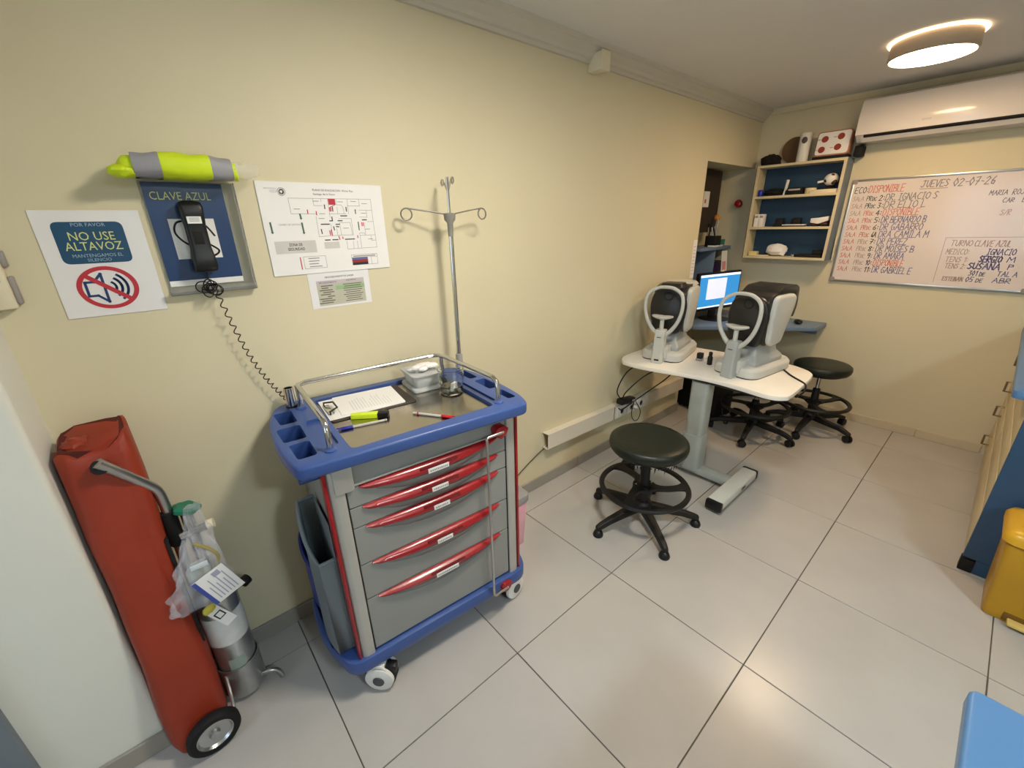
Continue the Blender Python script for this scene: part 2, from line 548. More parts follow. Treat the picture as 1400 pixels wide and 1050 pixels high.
# drawers
zs = [.845, .772, .699, .556, .414, .190]
LBL = mat('drawer_label', (226, 224, 222), 0.4, var=0.02)
SMOKE = mat('smoked_red_cover', (110, 28, 34), 0.2, var=0.05)
for i in range(5):
    z1, z0 = zs[i] - .0015, zs[i + 1] + .0015
    w = .286
    n = 30
    hw = .248
    dz = .040 if i != 4 else .038
    # front panel with curved cut for the handle: panel below handle swoop
    d = MB().box(-w, w, .046, .08, z0, z1).build('drawer', GREYM, cart, bevel=.002, segs=1)
    # red handle: bulging lens shape hanging from the drawer's upper edge
    secs = []
    for j in range(n + 1):
        u = -1 + 2 * j / n
        x = u * hw
        s_ = max(0.0, 1 - abs(u) ** 2.6)
        hh = (.015 + dz * .85 * s_) * min(1.0, .45 + (1 - abs(u)) * 12)
        out = .007 + .017 * s_
        yb = .047
        secs.append([(x, yb, z1), (x, yb - out * .35, z1 - .001), (x, yb - out, z1 - .35 * hh), (x, yb - out * .95, z1 - .62 * hh), (x, yb, z1 - hh)])
    h = MB().loft(secs).build('handle', RED, d, smooth=50)
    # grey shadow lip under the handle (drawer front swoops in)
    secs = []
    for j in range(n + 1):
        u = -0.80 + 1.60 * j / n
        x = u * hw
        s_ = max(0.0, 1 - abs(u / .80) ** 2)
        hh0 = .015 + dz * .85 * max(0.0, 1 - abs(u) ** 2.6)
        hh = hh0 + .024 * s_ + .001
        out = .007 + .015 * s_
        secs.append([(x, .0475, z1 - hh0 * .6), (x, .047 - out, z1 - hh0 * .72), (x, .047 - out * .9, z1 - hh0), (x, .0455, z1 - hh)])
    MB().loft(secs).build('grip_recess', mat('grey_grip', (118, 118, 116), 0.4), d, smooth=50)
    lx0, lx1 = (-.045, .045) if i == 4 else ((-.035, .040) if i in (0,) else (-.028, .032))
    lp = MB().box(lx0, lx1, (.0212), .0236, z1 - .034, z1 - .017).build('drawer_label', LBL, d, bevel=.0005, segs=1)
    pm = MB()
    rr = random.Random(i)
    xx = lx0 + .006
    while xx < lx1 - .008:
        ww = rr.uniform(.003, .006)
        pm.add([(xx, .0209, z1 - .029), (xx + ww, .0209, z1 - .029), (xx + ww, .0209, z1 - .023), (xx, .0209, z1 - .023)], [(0, 1, 2, 3)])
        xx += ww + .002
    pm.build('small_print', GREYINK, lp, flat=True)
    MB().box(-.062, .075, .0222, .028, z1 - .016, z1 - .006).build('label_clip', SMOKE, d, bevel=.002)
MB().box(-.2885, -.2862, .045, .06, .19, .845).build('door_gasket', MATTE_BLACK, cart)
MB().box(.2862, .2885, .045, .06, .19, .845).build('door_gasket', MATTE_BLACK, cart)
# locking bar
MB().tube([(.256, .010, .872), (.190, .008, .872), (.183, .007, .868), (.183, .006, .86), (.183, .006, .19), (.184, .006, .158), (.192, .006, .152), (.256, .010, .152)], .0052, 10).build('locking_bar', ALU, cart)
for zc in (.868, .150):
    MB().prism_y(rounded([(.226, zc + .012), (.238, zc + .024), (.268, zc + .024), (.283, zc + .010), (.270, zc - .014), (.250, zc - .026), (.232, zc - .014)], .006, 3), .012, .052).build('lock_cap', RED, cart, bevel=.004)
# top tray
tp = rounded([(-.400, .02), (.348, -.018), (.378, .06), (.39, .20), (.385, .40), (.345, .535), (-.345, .548), (-.388, .50), (-.414, .405), (-.424, .26), (-.418, .12)],
             [.03, .03, .05, .1, .1, .05, .05, .05, .08, .1, .1], 4)
tray = MB().prism(tp, .926, .968).build('top_tray', BLUE, cart, bevel=.009, segs=3)
cuts = [MB().prism(rrect(-.250, .245, .045, .50, .02), .955, 1.1)]
for (x0, x1, y0, y1) in ((-.392, -.335, .075, .180), (-.405, -.335, .205, .315), (-.392, -.335, .345, .455)):
    cuts.append(MB().prism(rounded([(x0 + .006, y0), (x1, y0), (x1, y1), (x0, y1)], .012, 4), .90, 1.1))
for (x0, x1, y0, y1) in ((.318, .352, .06, .155), (.318, .368, .185, .30), (.318, .355, .33, .45)):
    cuts.append(MB().prism(rrect(x0, x1, y0, y1, .012), .90, 1.1))
cuts.append(MB().prism(rrect(-.318, -.268, .10, .33, .02), .958, 1.1))
cuts.append(MB().prism(rrect(.262, .276, .08, .36, .006), .958, 1.1))
bool_cut(tray, cuts)
for (x0, x1, y0, y1) in ((-.397, -.330, .070, .185), (-.410, -.330, .200, .320), (-.397, -.330, .340, .460), (.313, .357, .055, .16), (.313, .372, .18, .305), (.313, .36, .325, .455)):
    cup = MB().box(x0, x1, y0, y1, .893, .897)
    for (a0, a1, b0, b1) in ((x0, x0 + .003, y0, y1), (x1 - .003, x1, y0, y1), (x0, x1, y0, y0 + .003), (x0, x1, y1 - .003, y1)):
        cup.box(a0, a1, b0, b1, .893, .93)
    cup.build('cup_pocket', BLUE, cart)
MB().prism(rrect(-.248, .243, .047, .498, .018), .9555, .9575).build('steel_plate', STEEL, cart)
# rail
zr = 1.055
rp = [(-.300, .075, .966), (-.300, .075, 1.02), (-.300, .082, 1.043), (-.300, .10, zr), (-.300, .30, zr), (-.300, .43, zr), (-.295, .455, zr), (-.27, .470, zr),
      (0, .470, zr), (.22, .470, zr), (.245, .458, zr), (.256, .43, zr), (.265, .25, zr), (.270, .085, zr), (.271, .065, 1.043), (.271, .058, 1.02), (.271, .056, .966)]
MB().tube(rp, .0085, 12).build('guard_rail', CHROME, cart)
for p in ((-.300, .455), (.256, .455)):
    MB().cyl((p[0], p[1], .966), (p[0], p[1], zr), .0085).build('rail_post', CHROME, cart)
for p in ((-.300, .075), (-.300, .455), (.271, .056), (.256, .455)):
    MB().lathe([(.017, 0), (.017, .004), (.012, .008), (.009, .008)], 16, (p[0], p[1], .967)).build('rail_flange', BLUE, cart)
# holder tube
ho = MB().lathe([(.0165, 0), (.0165, .075), (.0135, .075), (.0135, .01)], 20, (-.325, .485, .967))
ho.build('pole_socket', CHROME, cart)
MB().lathe([(.0195, .004), (.0195, .010), (.0165, .010)], 20, (-.325, .485, .967)).build('socket_ring', BLACK, cart)
# drip stand
ivx, ivy = .365, .495
iv = MB().cyl((ivx, ivy, .60), (ivx, ivy, 1.56), .0095).build('drip_pole', CHROME, cart)
MB().cyl((ivx, ivy, .97), (ivx, ivy, 1.03), .015).build('pole_collar', POST, iv)
MB().box(ivx - .05, ivx + .012, ivy - .012, ivy + .012, .78, .80).build('pole_bracket', POST, iv)
MB().lathe([(.010, 0), (.012, .05), (.022, .062), (.024, .085), (.010, .088)], 20, (ivx, ivy, 1.52)).build('pole_hub', mat('grey_hub', (140, 136, 128), .4), iv)
MB().cyl((ivx, ivy, 1.60), (ivx, ivy, 1.735), .0055).build('pole_tip', CHROME, iv)
for a in (168, 8, 262, 84):
    ca, sa = math.cos(R(a)), math.sin(R(a))
    rr = .165 if a in (168, 8) else .05
    zz = 1.625 if a in (168, 8) else 1.73
    z0 = 1.602 if a in (168, 8) else 1.69
    pts = [(ivx + ca * .01, ivy + sa * .01, z0), (ivx + ca * rr * .6, ivy + sa * rr * .6, z0 + (zz - z0) * .6), (ivx + ca * rr, ivy + sa * rr, zz)]
    lr = .021 if a in (168, 8) else .011
    cx, cy, cz = ivx + ca * (rr + lr * .2), ivy + sa * (rr + lr * .2), zz - lr
    for q in range(0, 15):
        an = R(90 - 24 * q)
        pts.append((cx + ca * lr * math.cos(an), cy + sa * lr * math.cos(an), cz + lr * math.sin(an)))
    MB().tube(pts, .0032, 8).build('drip_hook', CHROME, iv)
# side bins
bn = MB()


def bin_at(y0, y1, zf, zb, m, name):
    mb = MB()
    xo, xi = -.393, -.342
    t = .005
    cv = [(y0 + (y1 - y0) * u, zf + (zb - zf) * (3 * u * u - 2 * u ** 3)) for u in [i / 12 for i in range(13)]]
    prof = [(y0, .19), (y1, .19)] + cv[::-1]
    xb = [xo - .016 * math.sin(math.pi * u) for u in [i / 12 for i in range(13)]]
    secs = []
    for (yy, zz), xx in zip(cv, xb):
        secs.append([(xx, yy, .19), (xx + t, yy, .19), (xx + t, yy, zz), (xx, yy, zz)])
    mb.loft(secs)
    mb.box(xo, xi, y0, y0 + t, .19, zf)
    mb.box(xo, xi, y1 - t, y1, .19, zb)
    mb.box(xi - .004, xi, y0, y1, .19, zb + .01)
    mb.prism([(xi, y0), (xi, y1)] + [(a, b[0]) for a, b in zip(xb[::-1], cv[::-1])], .19, .195)
    o = mb.build(name, m, cart, bevel=.0015, segs=1)
    rim = MB().tube([(xi, y0 + .002, zf + .004)] + [(c_, a, b + .004) for (a, b), c_ in zip(cv, xb)] + [(xi, y1, zb + .006)], .0065, 8)
    rim.build('rim', m, o)
    return o


bin_at(.10, .30, .575, .70, GREYBIN, 'side_bin')
bin_at(.315, .48, .40, .46, DBLUE, 'blue_side_bin')
# casters
CAS = mat('caster_white', (222, 220, 214), 0.35)
for (cx, cy, az) in ((-.300, .075, -40), (.298, .085, 12), (-.29, .47, 160), (.30, .47, 20)):
    Mx = Matrix.Translation((cx, cy, 0)) @ Matrix.Rotation(R(az), 4, 'Z')
    c = MB(Mx).lathe([(.024, .098), (.026, .125), (.02, .126)], 16).build('caster', CAS, cart)
    o_ = .028
    MB(Mx @ Matrix.Translation((o_, 0, 0))).prism_y(rounded([(-.045, .118), (.018, .122), (.040, .085), (.036, .04), (.0, .03), (-.03, .055)], .012, 3), -.030, -.022).build('fork', CAS, c, bevel=.003)
    MB(Mx @ Matrix.Translation((o_, 0, 0))).prism_y(rounded([(-.045, .118), (.018, .122), (.040, .085), (.036, .04), (.0, .03), (-.03, .055)], .012, 3), .022, .030).build('fork', CAS, c, bevel=.003)
    MB(Mx).box(-.02, .05, -.03, .03, .10, .118).build('fork_bridge', CAS, c, bevel=.006)
    WM = Mx @ Matrix.Translation((o_, 0, .056)) @ Matrix.Rotation(R(90), 4, 'X')
    MB(WM).lathe([(.05, -.021), (.056, -.016), (.056, .016), (.05, .021)], 28).build('tyre', MATTE_BLACK, c)
    for sg in (-1, 1):
        MB(WM).lathe([(.052, sg * .020), (.050, sg * .032), (.040, sg * .036), (.001, sg * .037)], 28).build('wheel_cover', CAS, c)
        MB(WM).lathe([(.021, sg * .0365), (.020, sg * .0395), (.001, sg * .040)], 20).build('wheel_hub', mat('hub_grey', (70, 74, 78), .5), c)
    MB(Mx).box(.045, .088, -.016, .016, .07, .105).build('brake_pedal', BLACK, c, bevel=.008)

# ------------------------------------------------------------------ things on the trolley
CZ = .9577


def onc(x, y, z=CZ):
    M_ = Matrix.Translation((.585, -.575, 0)) @ Matrix.Rotation(R(-4.5), 4, 'Z')
    p = M_ @ Vector((x, y, z))
    return tuple(p)


CROT = R(-4.5)
cb = thing('clipboard', 'dark clipboard under white papers on the steel trolley top', 'clipboard', onc(-.092, .383), (0, 0, CROT + R(-1)))
MB().prism(rrect(-.150, .150, -.108, .108, .012), 0, .003).build('board', mat('clipboard_brown', (52, 44, 38), .5), cb, bevel=.001, segs=1)
MB().box(-.146, -.125, -.045, .045, .003, .010).build('clip_plate', CHROME, cb, bevel=.003)
MB().tube([(-.140, -.05, .007), (-.140, -.048, .018), (-.112, -.03, .021), (-.112, .03, .021), (-.140, .048, .018), (-.140, .05, .007)], .0032, 8).build('clip_wire', BLACK, cb)


def sheet(name, label, loc, rz, w, h, t=.0015, lines=14, seed=2, cat='paper', **kw):
    p = thing(name, label, cat, loc, (0, 0, rz), **kw)
    MB().box(-w / 2, w / 2, -h / 2, h / 2, 0, t).build('page', PAPER, p)
    pm = MB()
    rr = random.Random(seed)
    for i in range(lines):
        xx = -w / 2 + .045 + i * (w - .08) / lines
        pm.rect(xx, xx + .0022, -h / 2 + .02, -h / 2 + .02 + rr.uniform(.35, .8) * (h - .04), t + .0003)
    pm.build('printed_lines', mat('faint_print', (204, 202, 204), .6), p, flat=True)
    return p


sheet('paper_sheet', 'white printed sheet clipped on the clipboard', onc(-.112, .388, CZ + .0032), CROT + R(-2), .262, .196)
sheet('paper_sheet', 'white sheet lying askew on top of the clipped page', onc(-.085, .392, CZ + .0050), CROT + R(-5), .222, .186, seed=5)

hl = thing('highlighter_pen', 'yellow highlighter with a black cap in front of the papers', 'highlighter', onc(-.130, .246), (0, 0, R(-34)))
YEL = mat('highlighter_yellow', (214, 236, 40), 0.35)
MB().prism(rounded([(-.06, -.010), (.028, -.013), (.028, .013), (-.06, .010)], .003, 3), .001, .017).build('barrel', YEL, hl, bevel=.004)
MB().prism(rrect(.028, .064, -.0145, .0145, .004), .0, .019).build('cap', BLACK, hl, bevel=.003)


def pen(name, label, loc, rz, capm, capx, tail):
    t = thing(name, label, 'pen', loc, (0, 0, rz))
    MB().cyl((-.062, 0, .0045), (.055, 0, .0045), .0040, 8).build('barrel', mat('clear_barrel', (196, 190, 180), .15, var=.02), t)
    c = MB().cyl((capx, 0, .0052), (capx + tail * .036, 0, .0052), .0052, 10)
    c.box(min(capx + tail * .01, capx + tail * .050), max(capx + tail * .01, capx + tail * .050), .004, .0075, .0035, .007)
    c.box(min(capx + tail * .01, capx + tail * .046), max(capx + tail * .01, capx + tail * .046), -.0075, -.004, .0035, .007)
    c.build('cap', capm, t, bevel=.001)
    MB().cyl((-capx * .9, 0, .0045), (-capx * .9 + .006 * (-tail), 0, .0045), .0043, 8).build('end_plug', capm if tail > 0 else GREYINK, t)
    return t


pen('ballpoint_pen', 'clear ballpoint pen with a forked blue cap', onc(-.148, .192), R(-15), mat('pen_blue', (40, 48, 150), .35), -.052, -1)
pen('ballpoint_pen', 'clear ballpoint pen with a red cap lying before the jar', onc(.035, .128), R(-58), mat('pen_red', (190, 26, 36), .35), .045, 1)

# plastic boxes with packets
CLEAR = mat('clear_plastic', (236, 238, 238), 0.12, trans=0.75, ior=1.3, var=.01)
FROST = mat('frosted_plastic', (228, 230, 228), 0.35, trans=0.45, ior=1.3, var=.02)
bx = thing('plastic_box', 'translucent white plastic box piled with small packets on the trolley', 'box', onc(.142, .412), (0, 0, CROT + R(-3)))
MB().prism(rrect(-.062, .062, -.078, .078, .02), 0, .014).build('lid', FROST, bx, bevel=.005)
MB().loft([[(x * .84, y * .84, .014) for x, y in rrect(-.056, .056, -.07, .07, .018)], [(x, y, .060) for x, y in rrect(-.056, .056, -.07, .07, .018)]]).build('tub', FROST, bx, bevel=.002)
MB().prism(rrect(-.062, .062, -.076, .076, .018), .060, .068).build('tub_rim', FROST, bx, bevel=.003)
rr = random.Random(4)
for i, (px, py, w, h, a, m_) in enumerate(((-.03, .01, .055, .035, 20, PAPER), (.03, .02, .06, .04, -15, PAPER), (.0, -.03, .05, .03, 40, PAPER), (.045, -.025, .05, .032, 5, PAPER), (-.045, -.03, .03, .022, -30, PAPER))):
    p = thing('packet', 'white packet with red print lying on the translucent box' if i < 2 else 'plain white packet lying on the translucent box', 'packet', onc(.142 + px * .75, .412 + py * 1.1, CZ + .0685 + i * .0045), (R(rr.uniform(-4, 4)), R(rr.uniform(-4, 4)), CROT + R(a)), group='packets on the translucent box')
    MB().ellipsoid((0, 0, .005), (w / 2, h / 2, .006), 16, 6, lambda d: 1 / max(abs(d.x), abs(d.y), .75)).build('sachet', m_, p)
    if i in (0, 1):
        MB().rect(-.008, .008, -.004, .004, .0112).build('print', mat('packet_red', (200, 60, 60), .5), p, flat=True)
# glass jar
GLASS = mat('clear_glass', (244, 246, 244), 0.02, trans=1.0, ior=1.45, var=.005)
jr = thing('glass_jar', 'clear glass jar standing beside the translucent box', 'jar', onc(.198, .268), (0, 0, 0))
MB().lathe([(.038, 0), (.043, .004), (.044, .022), (.041, .030), (.048, .046), (.0505, .060), (.0495, .092), (.051, .098), (.049, .099), (.0475, .092), (.0485, .060), (.046, .047), (.039, .031), (.041, .022), (.039, .007), (.001, .006)], 32).build('glass_body', GLASS, jr)
pk = thing('packet', 'white packet standing inside the glass jar', 'packet', onc(.203, .264, CZ + .0075), (R(8), R(5), R(30)))
MB().box(-.018, .018, -.007, .007, 0, .034).build('sachet', PAPER, pk, bevel=.003)
# pink lined bin behind the trolley
pb = thing('pedal_bin', 'small bin with pink bag and grey rim beside the skirting behind the trolley', 'bin', (1.105, -.215, 0), (0, 0, 0))
MB().loft([[(x * .85, y * .85, .0) for x, y in rrect(-.10, .10, -.11, .11, .03)], [(x, y, .27) for x, y in rrect(-.10, .10, -.11, .11, .03)]]).build('bin_body', mat('pink_bag', (226, 170, 182), .45, var=.08), pb, bevel=.004)
MB().prism(rrect(-.106, .106, -.116, .116, .034), .262, .305).build('rim', mat('bin_grey', (150, 148, 148), .5), pb, bevel=.006)

# ================================================================== THINGS ON THE LONG WALL
WROT = (R(90), 0, 0)
# no-loudspeaker notice
sg = thing('wall_notice', 'white laminated notice with a crossed out loudspeaker and blue panel', 'notice', (0, -.0008, 0), WROT)
MB().box(-.168, .044, 1.347, 1.618, 0, .002).build('sheet', LAMIN, sg, bevel=.0006, segs=1)
SBLUE = mat('petrol_blue_print', (20, 72, 108), .35, var=.03)
BLUEINK = mat('navy_print', (28, 62, 112), .35, var=.02)
SRED = mat('red_print', (190, 48, 62), .35, var=.02)
SYEL = mat('pale_yellow_print', (206, 210, 132), .4, var=.02)
SGREY = mat('pale_blue_print', (150, 176, 196), .4, var=.02)
MB().prism(rrect(-.137, .002, 1.486, 1.590, .016, 6), .002, .0024).build('blue_panel', SBLUE, sg)
text('POR FAVOR', .0125, SGREY, sg, -.066, 1.5785, .0026, 'CENTER', width=.066)
text('NO USE', .030, SYEL, sg, -.066, 1.5445, .0026, 'CENTER', width=.090)
text('ALTAVOZ', .030, SYEL, sg, -.067, 1.5195, .0026, 'CENTER', width=.113)
text('MANTENGAMOS EL', .012, SGREY, sg, -.066, 1.502, .0026, 'CENTER', width=.100)
text('SILENCIO', .011, SGREY, sg, -.066, 1.491, .0026, 'CENTER', width=.048)
cm = MB()
cx, cz, ro, ri = -.068, 1.421, .063, .052
N = 48
for i in range(N):
    a, b = 2 * math.pi * i / N, 2 * math.pi * (i + 1) / N
    cm.quad((cx + ro * math.cos(a), cz + ro * math.sin(a) * .9, .0026), (cx + ro * math.cos(b), cz + ro * math.sin(b) * .9, .0026),
            (cx + ri * math.cos(b), cz + ri * math.sin(b) * .9, .0026), (cx + ri * math.cos(a), cz + ri * math.sin(a) * .9, .0026))
cm.strip([(cx - .039, cz + .034), (cx + .039, cz - .034)], .011, .0027)
cm.build('prohibition_ring', SRED, sg, flat=True)
sp = MB()
sp.strip([(-.112, 1.438), (-.094, 1.438), (-.076, 1.458), (-.076, 1.384), (-.094, 1.402), (-.112, 1.402), (-.112, 1.438)], .006, .0025)
for r_, w_ in ((.016, .0055), (.028, .006), (.040, .006)):
    sp.strip([(-.068 + r_ * math.cos(R(a)), 1.421 + r_ * math.sin(R(a))) for a in range(-52, 53, 8)], w_, .0025)
sp.build('loudspeaker_symbol', BLUEINK, sg, flat=True)

# acrylic sign holder with blue card
ACR = mat('acrylic', (238, 240, 240), .06, trans=.9, ior=1.25, var=.005)
ac = thing('sign_holder', 'acrylic wall holder with a blue card behind the black handset', 'sign holder', (0, -.0008, 0), WROT)
MB().box(.060, .284, 1.386, 1.693, 0, .004).build('back_plate', ACR, ac, bevel=.001)
MB().box(.066, .254, 1.408, 1.690, .004, .0052).build('card', PAPER, ac)
MB().rect(.066, .254, 1.424, 1.690, .0056).build('blue_print', mat('card_blue', (22, 56, 104), .3, var=.04), ac, flat=True)
MB().rect(.103, .214, 1.484, 1.595, .0060).build('white_square', PAPER, ac, flat=True)
text('CLAVE AZUL', .030, SYEL, ac, .149, 1.6455, .0062, 'CENTER', width=.142)
ls = MB()
ls.strip([tuple(p)[:2] for p in spline([(.150, 1.590, 0), (.122, 1.585, 0), (.112, 1.560, 0), (.125, 1.535, 0), (.150, 1.515, 0), (.165, 1.505, 0)], 6)], .005, .0064)
ls.strip([tuple(p)[:2] for p in spline([(.165, 1.592, 0), (.190, 1.575, 0), (.206, 1.548, 0)], 6)], .005, .0064)
ls.strip([tuple(p)[:2] for p in spline([(.165, 1.488, 0), (.196, 1.492, 0), (.208, 1.505, 0), (.190, 1.522, 0)], 6)], .005, .0064)
ls.build('line_symbol', INK, ac, flat=True)
MB().box(.060, .284, 1.384, 1.392, .004, .030).build('bottom_lip', ACR, ac, bevel=.001)
MB().box(.280, .284, 1.386, 1.693, .004, .030).build('side_lip', ACR, ac, bevel=.001)
MB().box(.060, .284, 1.386, 1.404, .0295, .032).build('front_lip', ACR, ac, bevel=.001)

# handset
hs = thing('telephone_handset', 'black telephone handset hanging in front of the blue card', 'telephone', (.160, -.012, 1.545), (0, 0, 0))
secs = []
for z, w, y0, y1 in ((-.098, .018, -.012, -.040), (-.095, .028, -.004, -.048), (-.08, .030, 0, -.054), (-.055, .029, -.004, -.050), (-.03, .026, -.016, -.046), (.03, .026, -.018, -.046), (.055, .028, -.006, -.050), (.08, .029, 0, -.052), (.092, .026, -.004, -.046), (.097, .016, -.012, -.038)):
    secs.append([(x, y_, z) for x, y_ in rrect(-w, w, y1, y0, .010, 4)])
MB().loft(secs).build('handset_body', BLACK, hs, smooth=60)
MB().box(-.017, .017, -.0535, -.0505, .036, .055).build('handset_label', PAPER, hs, bevel=.0005, segs=1)
pm = MB()
for zz in (.050, .046, .042):
    pm.add([(-.012, -.0538, zz), (.012, -.0538, zz), (.012, -.0538, zz + .0016), (-.012, -.0538, zz + .0016)], [(0, 1, 2, 3)])
pm.build('small_print', GREYINK, hs, flat=True)
MB().box(-.012, .012, -.0475, -.0455, -.02, .016).build('centre_inset', MATTE_BLACK, hs, bevel=.003)
MB().box(-.006, .006, .0, .012, .05, .07).build('hook', BLACK, hs)
# coiled cord: bundle then stretched spiral to the trolley
pts = [Vector((.160, -.030, 1.447)), Vector((.158, -.035, 1.425))]
for i in range(150):
    t = i / 149
    a = t * math.pi * 2 * 6.5
    rr_ = .016 + .007 * math.sin(a * .37)
    pts.append(Vector((.155 + rr_ * math.cos(a) * (1 if i % 2 else .96) + .012 * math.sin(a * .23), -.040 + .010 * math.sin(a * 1.7), 1.402 + rr_ * math.sin(a) - .004 + .008 * math.sin(a * .61))))
p0, p1 = Vector((.170, -.035, 1.388)), Vector((.296, -.030, .985))
turns = 17
for i in range(turns * 12 + 1):
    t = i / (turns * 12)
    c = p0.lerp(p1, t) + Vector((-.012 * math.sin(math.pi * t), 0, -.035 * math.sin(math.pi * t)))
    a = 2 * math.pi * turns * t
    pts.append(c + Vector((.0065 * math.cos(a) * .95, .0065 * math.sin(a), .0022 * math.cos(a))))
co = MB().tube(pts, .0018, 5).build('coiled_cord', BLACK, hs)
co.location = (-.160, .012, -1.545)

# folded safety vest in its bag on the holder
vs = thing('safety_vest', 'folded fluorescent yellow vest with grey bands bagged on top of the holder', 'vest', (.165, -.062, 1.694), (0, 0, R(-2)))
HV = mat('fluorescent_yellow', (205, 226, 30), .5, var=.06, bump=.2, bscale=30)
GB = mat('reflective_grey', (150, 148, 152), .45, var=.05, bump=.2, bscale=30)


def vest_section(x, k=1.0, seed=0):
    sec = []
    u = (x + .14) / .28
    hz = (.026 + .007 * math.sin(math.pi * min(1, max(0, u)))) * k
    hy = (.050 + .006 * math.sin(3 * u)) * k
    n = 22
    for i in range(n):
        a = 2 * math.pi * i / n
        c, s_ = math.cos(a), math.sin(a)
        e = .6
        yy = hy * (abs(c) ** e) * (1 if c > 0 else -1)
        zz = hz * (abs(s_) ** e) * (1 if s_ > 0 else -1)
        w = noise.noise(Vector((x * 22, yy * 30, zz * 30 + 3.1))) * .006
        sec.append((x, yy * (1 + w * 6), max(hz + zz + w - .002 * k, 0.0)))
    return sec


def vest_piece(x0, x1, k, m, name, n=10, tips=(False, False)):
    secs = []
    for i in range(n + 1):
        x = x0 + (x1 - x0) * i / n
        kk = k
        if tips[0]:
            kk *= min(1, .35 + .9 * i / (n * .45))
        if tips[1]:
            kk *= min(1, .35 + .9 * (n - i) / (n * .45))
        secs.append(vest_section(x, kk))
    return MB().loft(secs).build(name, m, vs, smooth=70)


vest_piece(-.148, -.080, .90, HV, 'folded_end', 8, (True, False))
vest_piece(-.105, -.048, 1.02, GB, 'reflective_band', 8)
vest_piece(-.060, .062, 1.0, HV, 'vest_cloth', 14)
vest_piece(.055, .112, .99, GB, 'reflective_band', 8)
vest_piece(.108, .128, .86, HV, 'vest_end', 6, (False, True))
MB().ellipsoid((-.128, -.030, .012), (.030, .026, .016), 14, 8, lambda d: 1 + .25 * noise.noise(d * 3)).build('hanging_corner', HV, vs)
FILM = mat('clear_film', (245, 245, 240), .08, trans=.0, alpha=.22, var=.01, spec=1.0, bump=.8, bscale=40)
secs = []
for i in range(11):
    t = i / 10
    x = .115 + .068 * t
    secs.append([(x + .006 * noise.noise(Vector((t * 4, a * 2.0, 1))), (.046 - .018 * t) * math.cos(2 * math.pi * a / 16), .027 + (.022 - .006 * t + .01 * noise.noise(Vector((t * 5, a * 1.3, 2)))) * math.sin(2 * math.pi * a / 16) + .004 * t) for a in range(16)])
MB().loft(secs).build('bag_tail', FILM, vs, smooth=20)

# evacuation plan
pl = thing('evacuation_plan', 'white evacuation floor plan board on the cream wall above the trolley', 'sign', (.345, -.0008, 1.705), WROT)
MB().box(0, .417, -.293, 0, 0, .004).build('board', PAPER, pl, bevel=.0008, segs=1)
Z = .0043


def neg(pts):
    return [(x, -y) for x, y in pts]


ln = MB()
for seg in ([(.371, .048), (.089, .049), (.090, .097), (.171, .097)], [(.371, .048), (.371, .124), (.373, .215), (.261, .217), (.261, .189)],
            [(.167, .05), (.167, .071), (.194, .071)], [(.193, .05), (.193, .058)], [(.216, .049), (.215, .108)], [(.213, .129), (.214, .150)],
            [(.168, .105), (.167, .171), (.248, .168), (.289, .169), (.289, .113), (.244, .113)], [(.244, .127), (.283, .126), (.286, .169)], [(.245, .127), (.246, .168)],
            [(.284, .048), (.282, .097)], [(.282, .071), (.327, .071)], [(.326, .048), (.326, .071)], [(.322, .085), (.370, .085)], [(.350, .086), (.349, .109), (.321, .108)],
            [(.348, .124), (.371, .124)], [(.336, .127), (.335, .171), (.373, .171)], [(.244, .068), (.259, .068), (.264, .073), (.266, .082), (.266, .097), (.214, .097)],
            [(.244, .076), (.244, .097)], [(.273, .097), (.255, .097)], [(.244, .05), (.243, .068)], [(.335, .171), (.313, .171), (.313, .215)], [(.300, .19), (.300, .215)], [(.285, .19), (.284, .217)],
            [(.355, .171), (.355, .19), (.373, .19)], [(.311, .168), (.313, .163), (.330, .163), (.332, .168)], [(.232, .145), (.232, .168)],
            [(.102, .235), (.177, .235), (.177, .275), (.102, .275), (.102, .235)], [(.270, .238), (.369, .238), (.369, .275), (.270, .275), (.270, .238)],
            [(.331, .248), (.331, .275)], [(.345, .248), (.345, .275)], [(.270, .248), (.369, .248)]):
    ln.strip(neg(seg), .0012, Z)
ln.build('plan_walls', mat('plan_grey', (150, 148, 144), .6), pl, flat=True)
gm = MB()
for (a, b) in (((.181, .131), (.208, .131)), ((.253, .104), (.274, .104)), ((.241, .120), (.255, .120)), ((.232, .132), (.243, .132)), ((.330, .118), (.345, .118)), ((.202, .069), (.202, .080)),
               ((.276, .076), (.276, .088)), ((.308, .084), (.308, .096)), ((.313, .126), (.313, .152)), ((.178, .148), (.179, .161)), ((.228, .076), (.228, .088)),
               ((.186, .183), (.202, .183)), ((.212, .183), (.230, .183)), ((.257, .183), (.290, .183)), ((.212, .120), (.221, .120)), ((.221, .108), (.221, .120)), ((.232, .139), (.240, .140)), ((.222, .140), (.223, .150))):
    gm.strip(neg([a, b]), .0036, Z + .0002)
gm.build('direction_bars', mat('dark_green_print', (64, 70, 62), .6), pl, flat=True)
gm = MB()
for (a, b) in (((.021, .125), (.022, .153)), ((.118, .127), (.119, .156)), ((.117, .099), (.118, .110))):
    gm.strip(neg([a, b]), .0055, Z + .0002)
    gm.add([(b[0] - .005, -b[1], Z + .0002), (b[0] + .005, -b[1], Z + .0002), (b[0], -b[1] - .006, Z + .0002)], [(0, 1, 2)])
gm.build('green_arrows', mat('green_print', (70, 104, 84), .6), pl, flat=True)
rm = MB()
rm.rect(.217, .241, -.068, -.049, Z + .0002)
